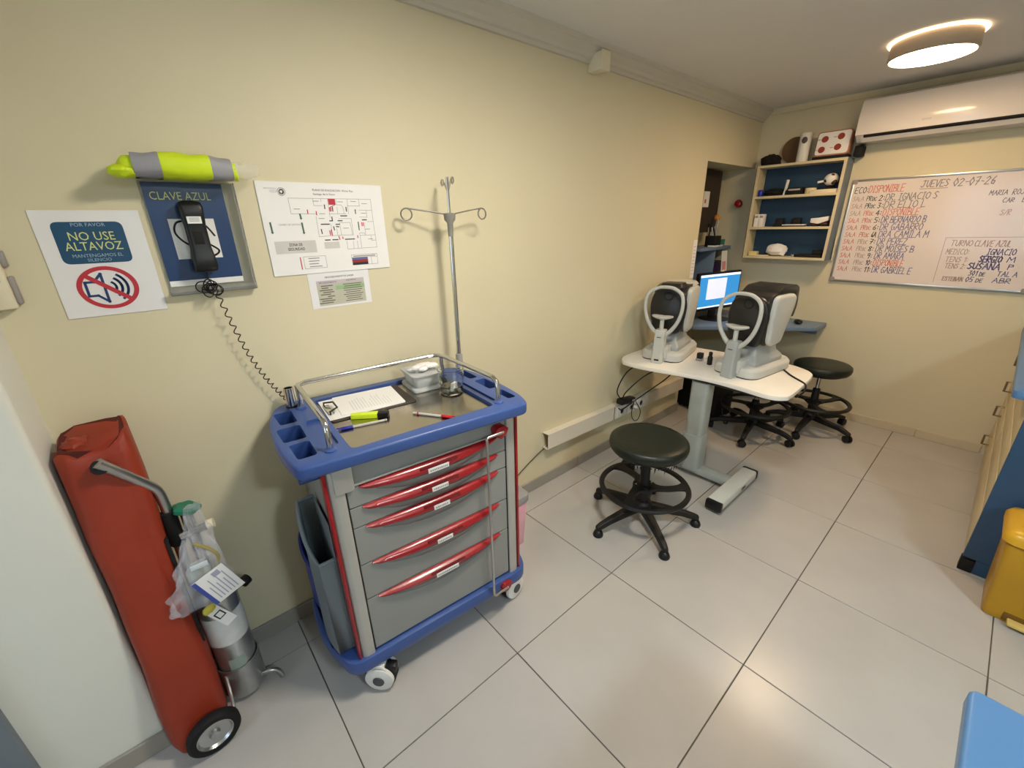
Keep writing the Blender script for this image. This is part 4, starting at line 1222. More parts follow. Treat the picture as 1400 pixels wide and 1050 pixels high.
def autorefractor(label, loc, rz, variant):
    t = thing('eye_testing_instrument', label, 'instrument', (loc[0], loc[1], TT), (0, 0, rz), group='eye testing instruments on the white table')
    bp = [(.04, -.10), (.09, -.135), (.44, -.14), (.50, -.10), (.50, .10), (.44, .14), (.09, .135), (.04, .10)]
    MB().loft([[(x, y, .004) for x, y in rounded(bp, .03, 4)], [(x, y, .045) for x, y in rounded(bp, .03, 4)],
               [(x * .96 + .012, y * .9, .060) for x, y in rounded(bp, .03, 4)]]).build('base', ARG, t, bevel=.004)
    MB().prism(rounded([(x * .98, y * .98) for x, y in bp], .03, 3), 0, .006).build('base_gasket', ARD, t)
    st = [(.11, -.095), (.40, -.105), (.45, -.07), (.45, .07), (.40, .105), (.11, .095)]
    MB().loft([[(x, y, .058) for x, y in rounded(st, .02, 3)], [(x, y, .085) for x, y in rounded(st, .02, 3)], [(.26 + (x - .26) * .8, y * .75, .115) for x, y in rounded(st, .02, 3)],
               [(.26 + (x - .26) * .66, y * .62, .19) for x, y in rounded(st, .02, 3)]]).build('stage', ARM, t, bevel=.003)
    # head: dark core, light side shells
    core = [(.125, .20), (.118, .32), (.122, .43), (.15, .462), (.22, .475), (.36, .475), (.41, .458), (.40, .38), (.34, .26), (.30, .185), (.16, .178)]
    MB().prism_y(rounded(core, .018, 3), -.098, .098).build('head_core', ARD, t, bevel=.016)
    sh = [(.165, .20), (.155, .33), (.170, .445), (.20, .460), (.36, .460), (.400, .445), (.392, .38), (.335, .26), (.30, .178), (.20, .172)]
    for sg_ in (-1, 1):
        secs = []
        for yy, k in ((.085, 1.0), (.110, 1.0), (.120, .94), (.123, .86)):
            secs.append([(.275 + (x - .275) * k, sg_ * yy, .33 + (z - .33) * k) for x, z in rounded(sh, .02, 3)])
        MB().loft(secs).build('side_shell', ARG if variant else ARG, t, smooth=50)
    # front face plate
    fp = rounded([(-.098, .43), (-.116, .36), (-.108, .27), (-.082, .170), (.082, .170), (.108, .27), (.116, .36), (.098, .43), (.055, .458), (-.055, .458)], .03, 4)
    MB().loft([[(.128, y, z) for y, z in fp], [(.112, y * .97, .33 + (z - .33) * .97) for y, z in fp], [(.106, y * .90, .33 + (z - .33) * .92) for y, z in fp]]).build('face_plate', ARD, t, smooth=50)
    ly, lz = (0.0, .415)
    ln_ = MB(Matrix.Translation((.108, ly, lz)) @ Matrix.Rotation(R(-90), 4, 'Y')).lathe([(.030, -.004), (.030, .002), (.024, .003), (.020, .001), (.001, .001)], 28)
    ln_.build('lens', mat('lens_black', (12, 12, 13), .3), t)
    # top hood / display
    if variant:
        MB().prism_y(rounded([(.20, .468), (.25, .500), (.40, .506), (.45, .485), (.465, .38), (.440, .31), (.40, .33), (.40, .46)], .018, 3), -.10, .10).build('display_housing', ARD, t, bevel=.012)
    else:
        MB().loft([[(x, y, .462) for x, y in rrect(.12, .26, -.075, .075, .02)], [(x, y, .488) for x, y in rrect(.14, .25, -.062, .062, .02)]]).build('display_housing', ARD, t, bevel=.004)
        MB().loft([[(x, y, .460) for x, y in rrect(.26, .42, -.110, .110, .03)], [(x, y, .484) for x, y in rrect(.27, .41, -.09, .09, .03)]]).build('rear_hood', ARG, t, bevel=.008)
    # forehead frame: closed oval loop narrowing into the chin pillar
    lp = [(.030, -.010, .172), (.027, -.058, .212), (.022, -.098, .28), (.022, -.114, .36), (.030, -.103, .432), (.042, -.055, .468), (.046, 0, .476),
          (.042, .055, .468), (.030, .103, .432), (.022, .114, .36), (.022, .098, .28), (.027, .058, .212), (.030, .010, .172)]
    lps = spline(lp, 6)
    nl = len(lps) - 1
    MB().tube(lps, [.0105 + .005 * abs(2 * i_ / nl - 1) ** 4 for i_ in range(nl + 1)], 10).build('forehead_frame', ARG, t)
    MB().tube(spline([(.048, -.045, .466), (.052, 0, .473), (.048, .045, .466)], 6), .0105, 10).build('forehead_pad', ARD, t)
    # chin pillar
    pw = rrect(-.038, .038, -.033, .033, .012)
    secs = [[(.020 + x * 1.05, y * 1.08, .0) for x, y in pw], [(.020 + x, y, .06) for x, y in pw], [(.024 + x * .9, y * .95, .16) for x, y in pw], [(.026 + x * .8, y * .92, .215) for x, y in pw]]
    MB().loft(secs).build('chin_pillar', ARM if variant else ARG, t, bevel=.004)
    MB().box(.03, .14, -.05, .05, .02, .10).build('pillar_joint', ARG, t, bevel=.01)
    if not variant:
        MB().box(-.0215, -.018, -.016, .014, .018, .028).build('port', MATTE_BLACK, t, bevel=.002)
    MB().box(-.013, -.008, -.012, .012, .168, .172).build('maker_mark', mat('mark_grey', (90, 92, 94), .5), t)
    MB().cyl((.024, 0, .21), (.024, 0, .285), .013, 14).build('chin_stalk', ARG, t)
    secs = []
    for z, k in ((.276, .25), (.282, .7), (.290, 1.0), (.298, 1.0), (.300, .92), (.296, .5)):
        secs.append([(.024 + .034 * k * math.cos(2 * math.pi * i / 28), .066 * k * math.sin(2 * math.pi * i / 28), z + .006 * abs(math.sin(2 * math.pi * i / 28)) * k) for i in range(28)])
    MB().loft(secs).build('chin_rest', ARG, t, smooth=60)
    # joystick behind
    MB().cyl((.475, 0, .05), (.478, 0, .11), .008, 10).build('joystick', ARD, t)
    return t


autorefractor('pale grey eye testing instrument with chin rest nearest the cream wall', (2.405, -.262), R(13), 0)
autorefractor('pale grey eye testing instrument with large dark display hood at the table end', (2.445, -.690), R(-7), 1)

bt = thing('eye_drop_bottle', 'small black capped bottle between the two eye testing instruments', 'bottle', (2.60, -.515, TT))
MB().lathe([(.013, 0), (.0155, .004), (.0155, .05), (.011, .056), (.011, .062)], 18).build('bottle_body', BLACK, bt)
MB().lathe([(.011, .060), (.011, .080), (.008, .084), (.001, .084)], 16).build('bottle_cap', BLACK, bt)
b2 = thing('small_box', 'little black box with clear base beside the first instrument', 'box', (2.64, -.432, TT))
MB().box(-.019, .019, -.019, .019, 0, .016).build('clear_base', CLEAR, b2, bevel=.003)
MB().box(-.017, .017, -.017, .017, .016, .052).build('box_body', BLACK, b2, bevel=.004)
b3 = thing('tape_roll', 'small white roll lying between the instruments', 'roll', (2.66, -.475, TT))
MB().lathe([(.006, 0), (.014, 0), (.014, .020), (.006, .020)], 18).build('roll', WHITE, b3)

# ================================================================== CORNER DESK, MONITOR
DESK = mat('blue_grey_laminate', (108, 130, 158), .4, var=.03)
dk = thing('corner_desk', 'blue grey corner desk shelf fixed in the recess under the wall cabinet', 'desk', (0, 0, 0))
dp = rounded([(L - .002, -.752), (3.87, -.745), (3.285, -.045), (3.285, AY - .002), (L - .002, AY - .002)], [0, .03, .05, 0, 0], 5)
MB().prism(dp, .728, .76).build('desk_top', DESK, dk, bevel=.005)
MB().box(L - .03, L - .002, -.70, AY - .01, .66, .728).build('wall_batten', DESK, dk)
MB().box(AX0 + .002, AX0 + .03, .05, AY - .01, 0, .728).build('side_support', DESK, dk)
mo = thing('computer_monitor', 'black monitor showing a blue desktop with a pale window on the corner desk', 'monitor', (3.665, -.035, .76), (0, 0, R(-13)))
MB().box(-.262, .262, -.018, .018, .085, .395).build('monitor_case', BLACK, mo, bevel=.006)
SCR = mat('screen_blue', (40, 130, 200), .3, emit=lin((46, 138, 206)), estr=.8)
SCW = mat('screen_window', (200, 204, 240), .3, emit=lin((198, 204, 240)), estr=1.0)
SCT = mat('screen_bar', (220, 230, 245), .3, emit=lin((215, 228, 245)), estr=1.0)
MB().box(-.246, .246, -.0192, -.018, .110, .380).build('screen', SCR, mo)
MB().box(-.155, .080, -.0200, -.0192, .178, .345).build('pale_window', SCW, mo)
MB().box(-.246, .246, -.0200, -.0192, .362, .380).build('menu_bar', SCT, mo)
MB().box(-.246, .246, -.0200, -.0192, .110, .122).build('task_bar', SCT, mo)
MB().box(-.04, .04, .012, .035, .012, .22).build('stand_neck', BLACK, mo, bevel=.006)
MB().lathe([(.12, 0), (.12, .008), (.09, .014), (.04, .018)], 28, (0, .0, 0)).build('stand_foot', BLACK, mo)
MB().box(.01, .05, -.008, .006, .394, .408).build('webcam', WHITE, mo, bevel=.004)
ms = thing('computer_mouse', 'small dark mouse on the open end of the corner desk', 'mouse', (3.93, -.60, .76), (0, 0, R(30)))
MB().ellipsoid((0, 0, .0182), (.05, .03, .018), 16, 8).build('mouse_shell', BLACK, ms)
pc = thing('computer_tower', 'black computer tower standing on the floor under the corner desk', 'computer', (3.47, -.14, 0), (0, 0, R(-14)))
MB().box(-.10, .10, -.20, .20, .015, .40).build('tower_case', MATTE_BLACK, pc, bevel=.006)
for (a, b) in ((-.08, -.17), (.08, -.17), (-.08, .17), (.08, .17)):
    MB().cyl((a, b, 0), (a, b, .016), .014, 10).build('foot', BLACK, pc)
MB().box(-.104, -.1, -.17, .17, .30, .345).build('drive_bay', BLACK, pc, bevel=.002)
tag(MB().tube(spline([(3.40, -.36, .02), (3.37, -.40, .006), (3.33, -.42, .005), (3.30, -.40, .02), (3.33, -.36, .12)], 6), .004, 6).build('tower_cable', BLACK), 'black cable on the floor beside the computer tower', 'cable')

# ------------------------------------------------------------------ recess contents
DKWOOD = mat('dark_wood', (58, 46, 38), .55, var=.15, scale=8)
dcb = thing('dark_cupboard', 'dark brown hanging cupboard at the back of the recess', 'cupboard', (0, 0, 0))
MB().box(3.30, 3.97, .20, AY - .002, 1.46, 1.945).build('cupboard_body', DKWOOD, dcb, bevel=.003)
MB().box(3.31, 3.63, .192, .20, 1.47, 1.935).build('cupboard_door', DKWOOD, dcb, bevel=.002)
MB().box(3.64, 3.96, .192, .20, 1.47, 1.935).build('cupboard_door', DKWOOD, dcb, bevel=.002)
nt_ = thing('paper_note', 'white note taped on the dark cupboard door', 'note', (3.72, .190, 1.72), (R(90), 0, 0))
MB().box(-.05, .05, -.06, .06, 0, .0012).build('note_sheet', PAPER, nt_)
MB().rect(-.03, .0, -.03, .0, .0015).build('red_stamp', mat('stamp_red', (200, 110, 110), .5), nt_, flat=True)
sh_ = thing('recess_shelf', 'blue grey shelf unit inside the recess above the monitor', 'shelf', (0, 0, 0))
MB().box(3.55, L - .002, .10, AY - .002, 1.315, 1.34).build('shelf_board', DESK, sh_, bevel=.002)
MB().box(3.86, 3.88, .12, AY - .002, .98, 1.315).build('upright', DESK, sh_, bevel=.002)
MB().box(3.55, L - .002, .14, AY - .002, 1.03, 1.05).build('shelf_board', DESK, sh_, bevel=.002)
ph = thing('pen_holder', 'dark desk holder crammed with tools on the recess shelf', 'holder', (3.86, .150, 1.3405))
MB().box(-.055, .055, -.045, .045, 0, .09).build('holder_box', MATTE_BLACK, ph, bevel=.004)
rn = random.Random(8)
for i in range(9):
    x_, y_ = rn.uniform(-.04, .04), rn.uniform(-.03, .03)
    MB().cyl((x_, y_, .05), (x_ + rn.uniform(-.03, .03), y_ + rn.uniform(-.02, .02), rn.uniform(.15, .235)), .0055, 8).build('tool', (ALU, BLACK, WHITE)[i % 3], ph)
orb = thing('orange_ball', 'small orange ball on top of the crammed desk holder', 'ball', (3.875, .150, 1.575))
MB().ellipsoid((0, 0, 0), (.026, .026, .026), 18, 12).build('ball', mat('orange_rubber', (196, 132, 60), .5), orb)
tl_ = thing('teal_box', 'teal carton lying on the end of the recess shelf', 'box', (4.02, .185, 1.34), (0, 0, R(8)))
MB().box(-.06, .06, -.05, .05, 0, .055).build('carton', mat('teal_card', (22, 118, 112), .45), tl_, bevel=.002)
MB().box(.058, .062, -.05, .05, 0, .055).build('carton_end', PAPER, tl_)
wpk = thing('paper_stack', 'loose white papers on the front of the recess shelf', 'paper', (3.90, .135, 1.3405), (0, 0, R(4)))
MB().box(-.11, .08, -.03, .03, 0, .012).build('sheets', PAPER, wpk, bevel=.001)
lf = thing('leaflet', 'pink and white leaflet hanging under the recess shelf', 'leaflet', (4.0, .098, 1.30), (R(84), 0, 0))
MB().box(-.055, .055, -.235, .0, 0, .002).build('leaflet_sheet', PAPER, lf)
MB().rect(-.04, .03, -.18, -.09, .0024).build('pink_print', mat('leaflet_pink', (226, 150, 165), .5), lf, flat=True)
for i, c in enumerate(((96, 60, 110), (70, 70, 80), (120, 90, 130), (60, 54, 70))):
    bk = thing('booklet', 'slim %s booklet standing on the lower recess shelf' % ('purple', 'grey', 'lilac', 'dark')[i], 'booklet', (4.045 + i * .015, .22, 1.0505))
    MB().box(-.006, .006, -.07, .07, 0, .14 + .006 * i).build('cover', mat('booklet_%d' % i, c, .5), bk, bevel=.001)
tpn = thing('taped_paper', 'narrow white paper taped on the edge of the cream wall', 'paper', (3.245, -.0012, 1.28), (R(90), 0, 0))
MB().box(-.030, .030, -.14, .14, 0, .0015).build('paper_strip', PAPER, tpn)
pm = MB()
for i in range(9):
    pm.rect(-.02, .018, -.11 + i * .025, -.107 + i * .025, .0018)
pm.build('small_print', GREYINK, tpn, flat=True)
rk = thing('red_wall_ornament', 'red plastic ornament fixed on the recess wall beside the cabinet', 'knob', (L, .075, 1.685), (0, R(-90), 0))
MB().lathe([(.012, 0), (.012, .02), (.030, .03), (.034, .045), (.026, .06), (.008, .066)], 20).build('knob_body', RED, rk)

# ================================================================== WALL CABINET (open shelves) AND ITS CONTENTS
CABC = mat('cream_melamine', (214, 200, 164), .4, var=.03)
CABB = mat('blue_back_panel', (30, 64, 92), .45, var=.05)
CABS = mat('blue_grey_panel', (106, 120, 132), .45, var=.03)
sc = thing('wall_cabinet', 'cream edged open wall cabinet with blue back and three tiers', 'cabinet', (0, 0, 0))
XF = 3.96
Y0, Y1 = -.672, -.078
zb_, zt_ = 1.250, 1.953
MB().box(L - .012, L - .001, Y0, Y1, zb_, zt_).build('back_panel', CABB, sc)
for (yy0, yy1) in ((Y1 - .020, Y1), (Y0, Y0 + .020)):
    MB().box(XF, L - .012, yy0, yy1, zb_, zt_).build('side_panel', CABC, sc, bevel=.0015, segs=1)
MB().box(XF, L - .001, Y0 - .0025, Y0, zb_ + .0, zt_).build('outer_laminate', CABS, sc)
for (z0, z1, nm) in ((zb_, zb_ + .018, 'bottom_panel'), (zt_ - .018, zt_, 'top_panel'), (1.710, 1.728, 'shelf'), (1.478, 1.496, 'shelf')):
    MB().box(XF, L - .012, Y0 + .018, Y1 - .018, z0, z1).build(nm, CABC, sc, bevel=.0015, segs=1)
MB().box(XF - .002, L - .004, Y1, Y1 + .003, zb_, zt_).build('edge_gap', mat('brown_edge', (96, 78, 56), .6), sc)

zA, zB, zC, zT = 1.728, 1.496, zb_ + .018, zt_


def item(name, label, cat, y, z, x=4.03, rz=0, group=None):
    return thing(name, label, cat, (x, y, z), (0, 0, rz), group)


# top of the cabinet
o = item('black_pouch', 'soft black fabric pouch on top of the wall cabinet', 'pouch', -.145, zT)
MB().ellipsoid((0, 0, .034), (.05, .066, .036), 22, 12, lambda d: (1 + .28 * noise.noise(d * 4)) * (1 / max(.8, abs(d.y)))).build('pouch_cloth', mat('black_cloth', (24, 19, 18), .9, bump=.5, bscale=80), o)
o = item('brown_disc', 'round brown disc leaning behind the white cylinder', 'disc', -.286, zT + .096, 4.092)
MB(Matrix.Rotation(R(78), 4, 'Y')).lathe([(.092, -.004), (.094, 0), (.092, .004), (.001, .004)], 40).build('disc', mat('brown_card', (104, 78, 50), .6, var=.08), o)
o = item('white_canister', 'tall white cylinder with a dark round emblem on the wall cabinet', 'canister', -.365, zT, 4.02)
MB().lathe([(.036, 0), (.038, .006), (.038, .190), (.035, .195), (.001, .196)], 28).build('canister_body', WHITE, o)
em = MB()
for i in range(10):
    a0, a1 = R(180 + 8) + R(-28 + i * 5.6), R(180 + 8) + R(-28 + (i + 1) * 5.6)
    u = abs(i - 4.5) / 5
    hz_ = .022 * math.sqrt(max(.05, 1 - u * u))
    em.add([(.0386 * math.cos(a0), .0386 * math.sin(a0), .145 - hz_), (.0386 * math.cos(a1), .0386 * math.sin(a1), .145 - hz_), (.0386 * math.cos(a1), .0386 * math.sin(a1), .145 + hz_), (.0386 * math.cos(a0), .0386 * math.sin(a0), .145 + hz_)], [(0, 1, 2, 3)])
em.build('emblem', mat('emblem_dark', (70, 62, 60), .5), o, flat=True)
o = item('poster_box', 'pink edged box printed with four red eye discs on the wall cabinet', 'box', -.548, zT, 4.03)
MB().box(-.05, .05, -.112, .105, 0, .022).build('dark_tray', MATTE_BLACK, o, bevel=.003)
Mq = Matrix.Translation((-.045, 0, .022)) @ Matrix.Rotation(R(8), 4, 'Y')
MB(Mq).prism_x(rrect(-.108, .102, 0, .165, .022, 5), 0, .07).build('box_body', mat('brown_pink_card', (178, 120, 96), .5, var=.06), o, bevel=.006)
MB(Mq).prism_x(rrect(-.101, .095, .010, .156, .018, 5), -.003, .0).build('white_front', PAPER, o)
for (yy, zz) in ((-.045, .120), (.050, .112), (-.038, .052), (.058, .044)):
    MB(Mq @ Matrix.Translation((-.003, yy, zz)) @ Matrix.Rotation(R(-90), 4, 'Y')).lathe([(.021, 0), (.021, .002), (.001, .002)], 24).build('eye_disc', mat('eye_red', (150, 60, 44), .5, var=.1), o)
    MB(Mq).box(-.0045, -.003, yy + .026, yy + .044, zz - .002, zz + .002).build('eye_pointer', GREYINK, o)
o = item('black_case', 'black case standing behind the printed eye box', 'case', -.705, 1.965, 4.06)
MB().box(-.04, .058, -.024, .024, -.01, .058).build('case_shell', MATTE_BLACK, o, bevel=.006)

# first tier
o = item('blue_bottle', 'small blue bottle at the end of the upper cabinet tier', 'bottle', -.120, zA, 4.00)
MB().lathe([(.016, 0), (.017, .004), (.017, .042), (.012, .050), (.001, .051)], 16).build('bottle_body', mat('ultramarine', (30, 40, 170), .35), o)
o = item('black_pouch', 'crumpled black pouch lying on the upper cabinet tier', 'pouch', -.215, zA, 4.03)
MB().ellipsoid((0, 0, .026), (.05, .075, .028), 22, 12, lambda d: 1 + .35 * noise.noise(d * 3 + Vector((3, 1, 0)))).build('pouch_cloth', MATTE_BLACK, o)
o = item('hand_tool', 'white handled brush leaning against the black box in the cabinet', 'brush', -.303, zA, 4.00)
MB().tube([(0, .012, .002), (0, .008, .03), (0, .002, .045), (0, -.004, .11)], [.007, .006, .011, .011], 10).build('handle', WHITE, o)
o = item('black_box', 'black box with a pale label on the upper cabinet tier', 'box', -.367, zA, 4.02)
MB().box(-.04, .06, -.050, .050, 0, .052).build('carton', MATTE_BLACK, o, bevel=.003)
MB().box(-.042, -.04, -.040, .040, .030, .042).build('label_strip', mat('pale_strip', (170, 166, 160), .5), o)
o = item('cream_roll', 'cream tape roll on the upper cabinet tier', 'roll', -.462, zA, 4.035)
MB().lathe([(.012, 0), (.037, 0), (.037, .042), (.012, .042)], 26).build('roll', mat('cream_tape', (224, 206, 160), .5), o)
o = item('white_tray', 'flat cream tray under the eyeball model in the cabinet', 'tray', -.560, zA, 4.01)
MB().box(-.03, .07, -.085, .088, 0, .026).build('tray_body', mat('cream_tray', (226, 214, 186), .45), o, bevel=.003)
o = item('eyeball_model', 'white and dark eyeball model on the upper cabinet tier', 'model', -.580, zA + .0265, 4.04)
MB().ellipsoid((0, 0, .066), (.046, .046, .042), 24, 14).build('eyeball', WHITE, o)
MB().lathe([(.03, 0), (.034, .006), (.022, .012), (.012, .03)], 18).build('stand', BLACK, o)
MB().cyl((-.02, .040, .056), (-.032, .075, .050), .008, 10).build('nerve_stub', WHITE, o)
DPATCH = mat('dark_brown_patch', (58, 34, 34), .5)
for (dx, dy, dz, r_) in ((-.034, .026, -.010, .014), (-.030, -.012, .030, .013), (-.026, -.026, -.022, .020)):
    d = Vector((dx, dy, dz)).normalized()
    MB().ellipsoid((d.x * .040, d.y * .040, .066 + d.z * .037), (r_ * .7, r_, r_ * .9), 14, 8).build('muscle_patch', DPATCH, o)
# second tier
for i, yy in enumerate((-.128, -.164)):
    o = item('white_carton', 'tall white carton standing in the middle cabinet tier', 'carton', yy, zB, 4.015, 0, 'white cartons in the middle cabinet tier')
    MB().box(-.03, .03, -.0165, .0165, 0, .098).build('carton_body', PAPER, o, bevel=.002)
    MB().box(-.0306, -.03, -.012, .012, .07, .088).build('carton_print', mat('carton_brown', (170, 150, 140), .5), o)
o = item('black_speaker', 'black block with flared foot in the middle cabinet tier', 'block', -.290, zB, 4.04)
MB().loft([[(x, y, 0) for x, y in rrect(-.04, .03, -.034, .040, .006, 3)], [(x, y, .02) for x, y in rrect(-.03, .03, -.030, .030, .006, 3)], [(x, y, .064) for x, y in rrect(-.025, .03, -.026, .026, .01, 3)]]).build('block_body', MATTE_BLACK, o, bevel=.003)
o = item('black_mouse', 'rounded black device behind the flat tray in the middle cabinet tier', 'device', -.397, zB, 4.065)
MB().loft([[(x, y, 0) for x, y in rrect(-.025, .03, -.038, .038, .01, 3)], [(x, y, .05) for x, y in rrect(-.02, .03, -.036, .030, .012, 3)], [(x, y, .064) for x, y in rrect(-.012, .026, -.032, .02, .01, 3)]]).build('device_shell', MATTE_BLACK, o, bevel=.004)
o = item('flat_tray', 'thin white topped dark tray in the middle cabinet tier', 'tray', -.410, zB, 4.00)
MB().box(-.03, .02, -.078, .078, 0, .010).build('tray_base', mat('dark_maroon', (56, 30, 34), .5), o, bevel=.002)
MB().box(-.03, .02, -.078, .078, .010, .017).build('tray_top', PAPER, o, bevel=.001)
o = item('cut_model', 'white and dark maroon anatomical model in the middle cabinet tier', 'model', -.568, zB, 4.03)
MB().loft([[(-.03, .055, .028), (.03, .055, .028), (.03, .055, .058), (-.03, .055, .058)], [(-.034, 0, .018), (.03, 0, .018), (.03, 0, .062), (-.034, 0, .062)], [(-.03, -.06, .040), (.03, -.06, .040), (.03, -.06, .072), (-.03, -.06, .072)]]).build('model_top', PAPER, o, bevel=.004)
for yy in (.034, -.036):
    MB().ellipsoid((-.004, yy, .016), (.03, .030, .018), 14, 8).build('model_base', mat('dark_maroon', (56, 30, 34), .5), o)
# third tier
o = item('cream_box', 'small pale yellow box on the lowest cabinet tier', 'box', -.140, zC, 4.02)
MB().box(-.03, .03, -.030, .030, .0, .034).build('carton', mat('pale_yellow', (226, 210, 150), .5), o, bevel=.002)
o = item('cream_slip', 'flat cream card lying on the lowest cabinet tier', 'card', -.218, zC, 4.00)
MB().box(-.03, .03, -.042, .042, 0, .008).build('card', CREAM, o, bevel=.001)
o = item('wrapped_bundle', 'white paper wrapped bundle on the lowest cabinet tier', 'bundle', -.305, zC + .0085, 4.045)
MB().ellipsoid((0, .0, .040), (.042, .068, .038), 24, 14, lambda d: (1 + .18 * noise.noise(d * 2.5)) / max(.82, abs(d.y))).build('paper_wrap', PAPER, o)
MB(Matrix.Translation((-.030, -.058, .030)) @ Matrix.Rotation(R(20), 4, 'X')).box(-.006, .0, -.022, .022, -.030, .030).build('loose_corner', PAPER, o)
o = item('black_tool_tray', 'black tray of tools on the lowest cabinet tier', 'tray', -.545, zC, 4.03)
MB().box(-.04, .05, -.09, .09, 0, .022).build('tray_body', MATTE_BLACK, o, bevel=.003)
MB().box(-.02, .05, -.09, -.02, .022, .052).build('tray_block', MATTE_BLACK, o, bevel=.004)
o = item('steel_clip', 'small steel clip at the end of the black tool tray', 'clip', -.443, zC, 4.0)
MB().prism(rrect(-.012, .012, -.011, .011, .005), 0, .02).build('clip_body', ALU, o, bevel=.003)
# pouch between the cabinet and whiteboard
o = thing('marker_pouch', 'cream marker holder fixed between the cabinet and the whiteboard', 'holder', (L, -.680, 1.36))
MB().box(-.028, 0, -.012, .0, -.05, .06).build('holder_body', CREAM, o, bevel=.002)
MB().box(-.024, 0, -.010, -.002, -.12, -.05).build('holder_tail', CREAM, o, bevel=.002)

# ================================================================== WHITEBOARD
wbd = thing('whiteboard', 'white marker board with hand written red black and blue room list', 'whiteboard', (L - .001, 0, 0), (R(90), 0, R(-90)))
# local x = -world y, local y = z, local z = towards the room
BX0, BX1, BZ0, BZ1 = .700, 1.725, 1.092, 1.808
WBM = mat('whiteboard_enamel', (228, 216, 210), .12, var=.02, scale=2)
MB().box(BX0 + .01, BX1 - .01, BZ0 + .01, BZ1 - .01, 0, .014).build('writing_surface', WBM, wbd)
for (a, b, c, d) in ((BX0, BX1, BZ0, BZ0 + .016), (BX0, BX1, BZ1 - .014, BZ1), (BX0, BX0 + .015, BZ0, BZ1), (BX1 - .015, BX1, BZ0, BZ1)):
    MB().box(a, b, c, d, 0, .019).build('frame_rail', ALU, wbd, bevel=.003)
for (a, b) in ((BX0, BZ0), (BX0, BZ1 - .03), (BX1 - .03, BZ0), (BX1 - .03, BZ1 - .03)):
    MB().prism(rrect(a - .001, a + .031, b - .001, b + .031, .008), 0, .021).build('corner_cap', mat('grey_plastic', (150, 144, 140), .5), wbd, bevel=.002)
MR = mat('marker_red', (218, 126, 116), .5, var=.03)
MBk = mat('marker_black', (52, 46, 48), .5, var=.03)
MBl = mat('marker_blue', (112, 112, 158), .5, var=.03)
MG = mat('marker_grey', (124, 120, 132), .5, var=.03)
MP = mat('marker_faded', (186, 160, 152), .5, var=.03)
ZW = .0144
stroke_text('JUEVES', .040, MG, wbd, 1.082, 1.733, ZW, .130, .0042, seed=1)
stroke_text('02-07-26', .044, MG, wbd, 1.236, 1.730, ZW, .180, .0042, seed=2)
MB().strip([(1.080, 1.724), (1.214, 1.722)], .003, ZW).build('underline', MG, wbd, flat=True)
stroke_text('ECO:', .038, MBk, wbd, .728, 1.717, ZW, .072, .0038, seed=3)
stroke_text('DISPONIBLE', .044, MR, wbd, .808, 1.717, ZW, .190, .0045, seed=4)
rows = [('2:', 'DR. IGNACIO S', .264), ('3:', 'DR ELIO L', .215), ('4:', 'DISPONIBLE', .190), ('5:', 'DR BERNARDO B', .235), ('6:', 'DR GABARRO', .225), ('6A', 'DRA CAMILA M', .262),
        ('7:', 'DR PEREZ', .160), ('8:', 'DR MOISES B', .205), ('9:', 'DR AMARA', .160), ('10:', 'DISPONIBLE', .165), ('11:', 'DR GABRIEL E', .215)]
for i, (n_, who, wd) in enumerate(rows):
    zz = 1.664 - i * .0489
    stroke_text('SAlA', .030, MR if i > 2 else MP, wbd, .728 + .0005 * i, zz, ZW, .062, .0034, seed=10 + i)
    stroke_text('PRoc', .032, MBk if i < 2 else MR if i < 6 else MP, wbd, .808 + .002 * i, zz - .001, ZW, .055, .0034, seed=30 + i)
    stroke_text(n_, .034, MBk, wbd, .878 + .002 * i, zz - .002, ZW, .026 if len(n_) < 3 else .034, .0042, seed=50 + i)
    stroke_text(who, .042, MR if who.startswith('DIS') else (MG if i < 2 else MBl), wbd, .913 + .0032 * i, zz - .003, ZW, wd, .0042, seed=70 + i)
bxm = MB().strip([(1.700, 1.424), (1.284, 1.416), (1.290, 1.130)], .003, ZW)
bxm.build('box_outline', MP, wbd, flat=True)
stroke_text('TURNO', .034, MP, wbd, 1.316, 1.366, ZW, .098, .004, seed=91)
stroke_text('CLAVE AZUL', .034, MP, wbd, 1.426, 1.366, ZW, .155, .004, seed=92)
stroke_text('MEDICO:', .032, MP, wbd, 1.306, 1.314, ZW, .105, .0036, seed=93)
stroke_text('IGNACIO', .034, MBl, wbd, 1.495, 1.316, ZW, .118, .0045, seed=94)
stroke_text('TENS 1:', .030, MP, wbd, 1.316, 1.266, ZW, .100, .0036, seed=95)
stroke_text('SERGIO', .036, MBl, wbd, 1.470, 1.270, ZW, .095, .0065, seed=96)
stroke_text('M', .030, MBl, wbd, 1.590, 1.274, ZW, .032, .0045, seed=97)
stroke_text('TENS 2:', .030, MP, wbd, 1.322, 1.224, ZW, .095, .0036, seed=98)
stroke_text('SUSANA', .036, MBl, wbd, 1.430, 1.226, ZW, .140, .0065, seed=99)
stroke_text('P', .028, MBl, wbd, 1.605, 1.232, ZW, .018, .0045, seed=100)
stroke_text('301 de', .030, MBl, wbd, 1.446, 1.184, ZW, .070, .0042, seed=101)
stroke_text('TAL A', .028, MBl, wbd, 1.570, 1.188, ZW, .085, .0042, seed=102)
stroke_text('ESTEBAN', .024, MP, wbd, 1.330, 1.144, ZW, .095, .005, seed=103)
stroke_text('05 de', .030, MBl, wbd, 1.440, 1.144, ZW, .075, .0042, seed=104)
stroke_text('ABR', .028, MBl, wbd, 1.560, 1.147, ZW, .075, .0042, seed=105)
stroke_text('MARIA', .026, MG, wbd, 1.413, 1.666, ZW, .075, .0032, seed=106)
stroke_text('ROJAS', .030, MG, wbd, 1.509, 1.664, ZW, .085, .0032, seed=107)
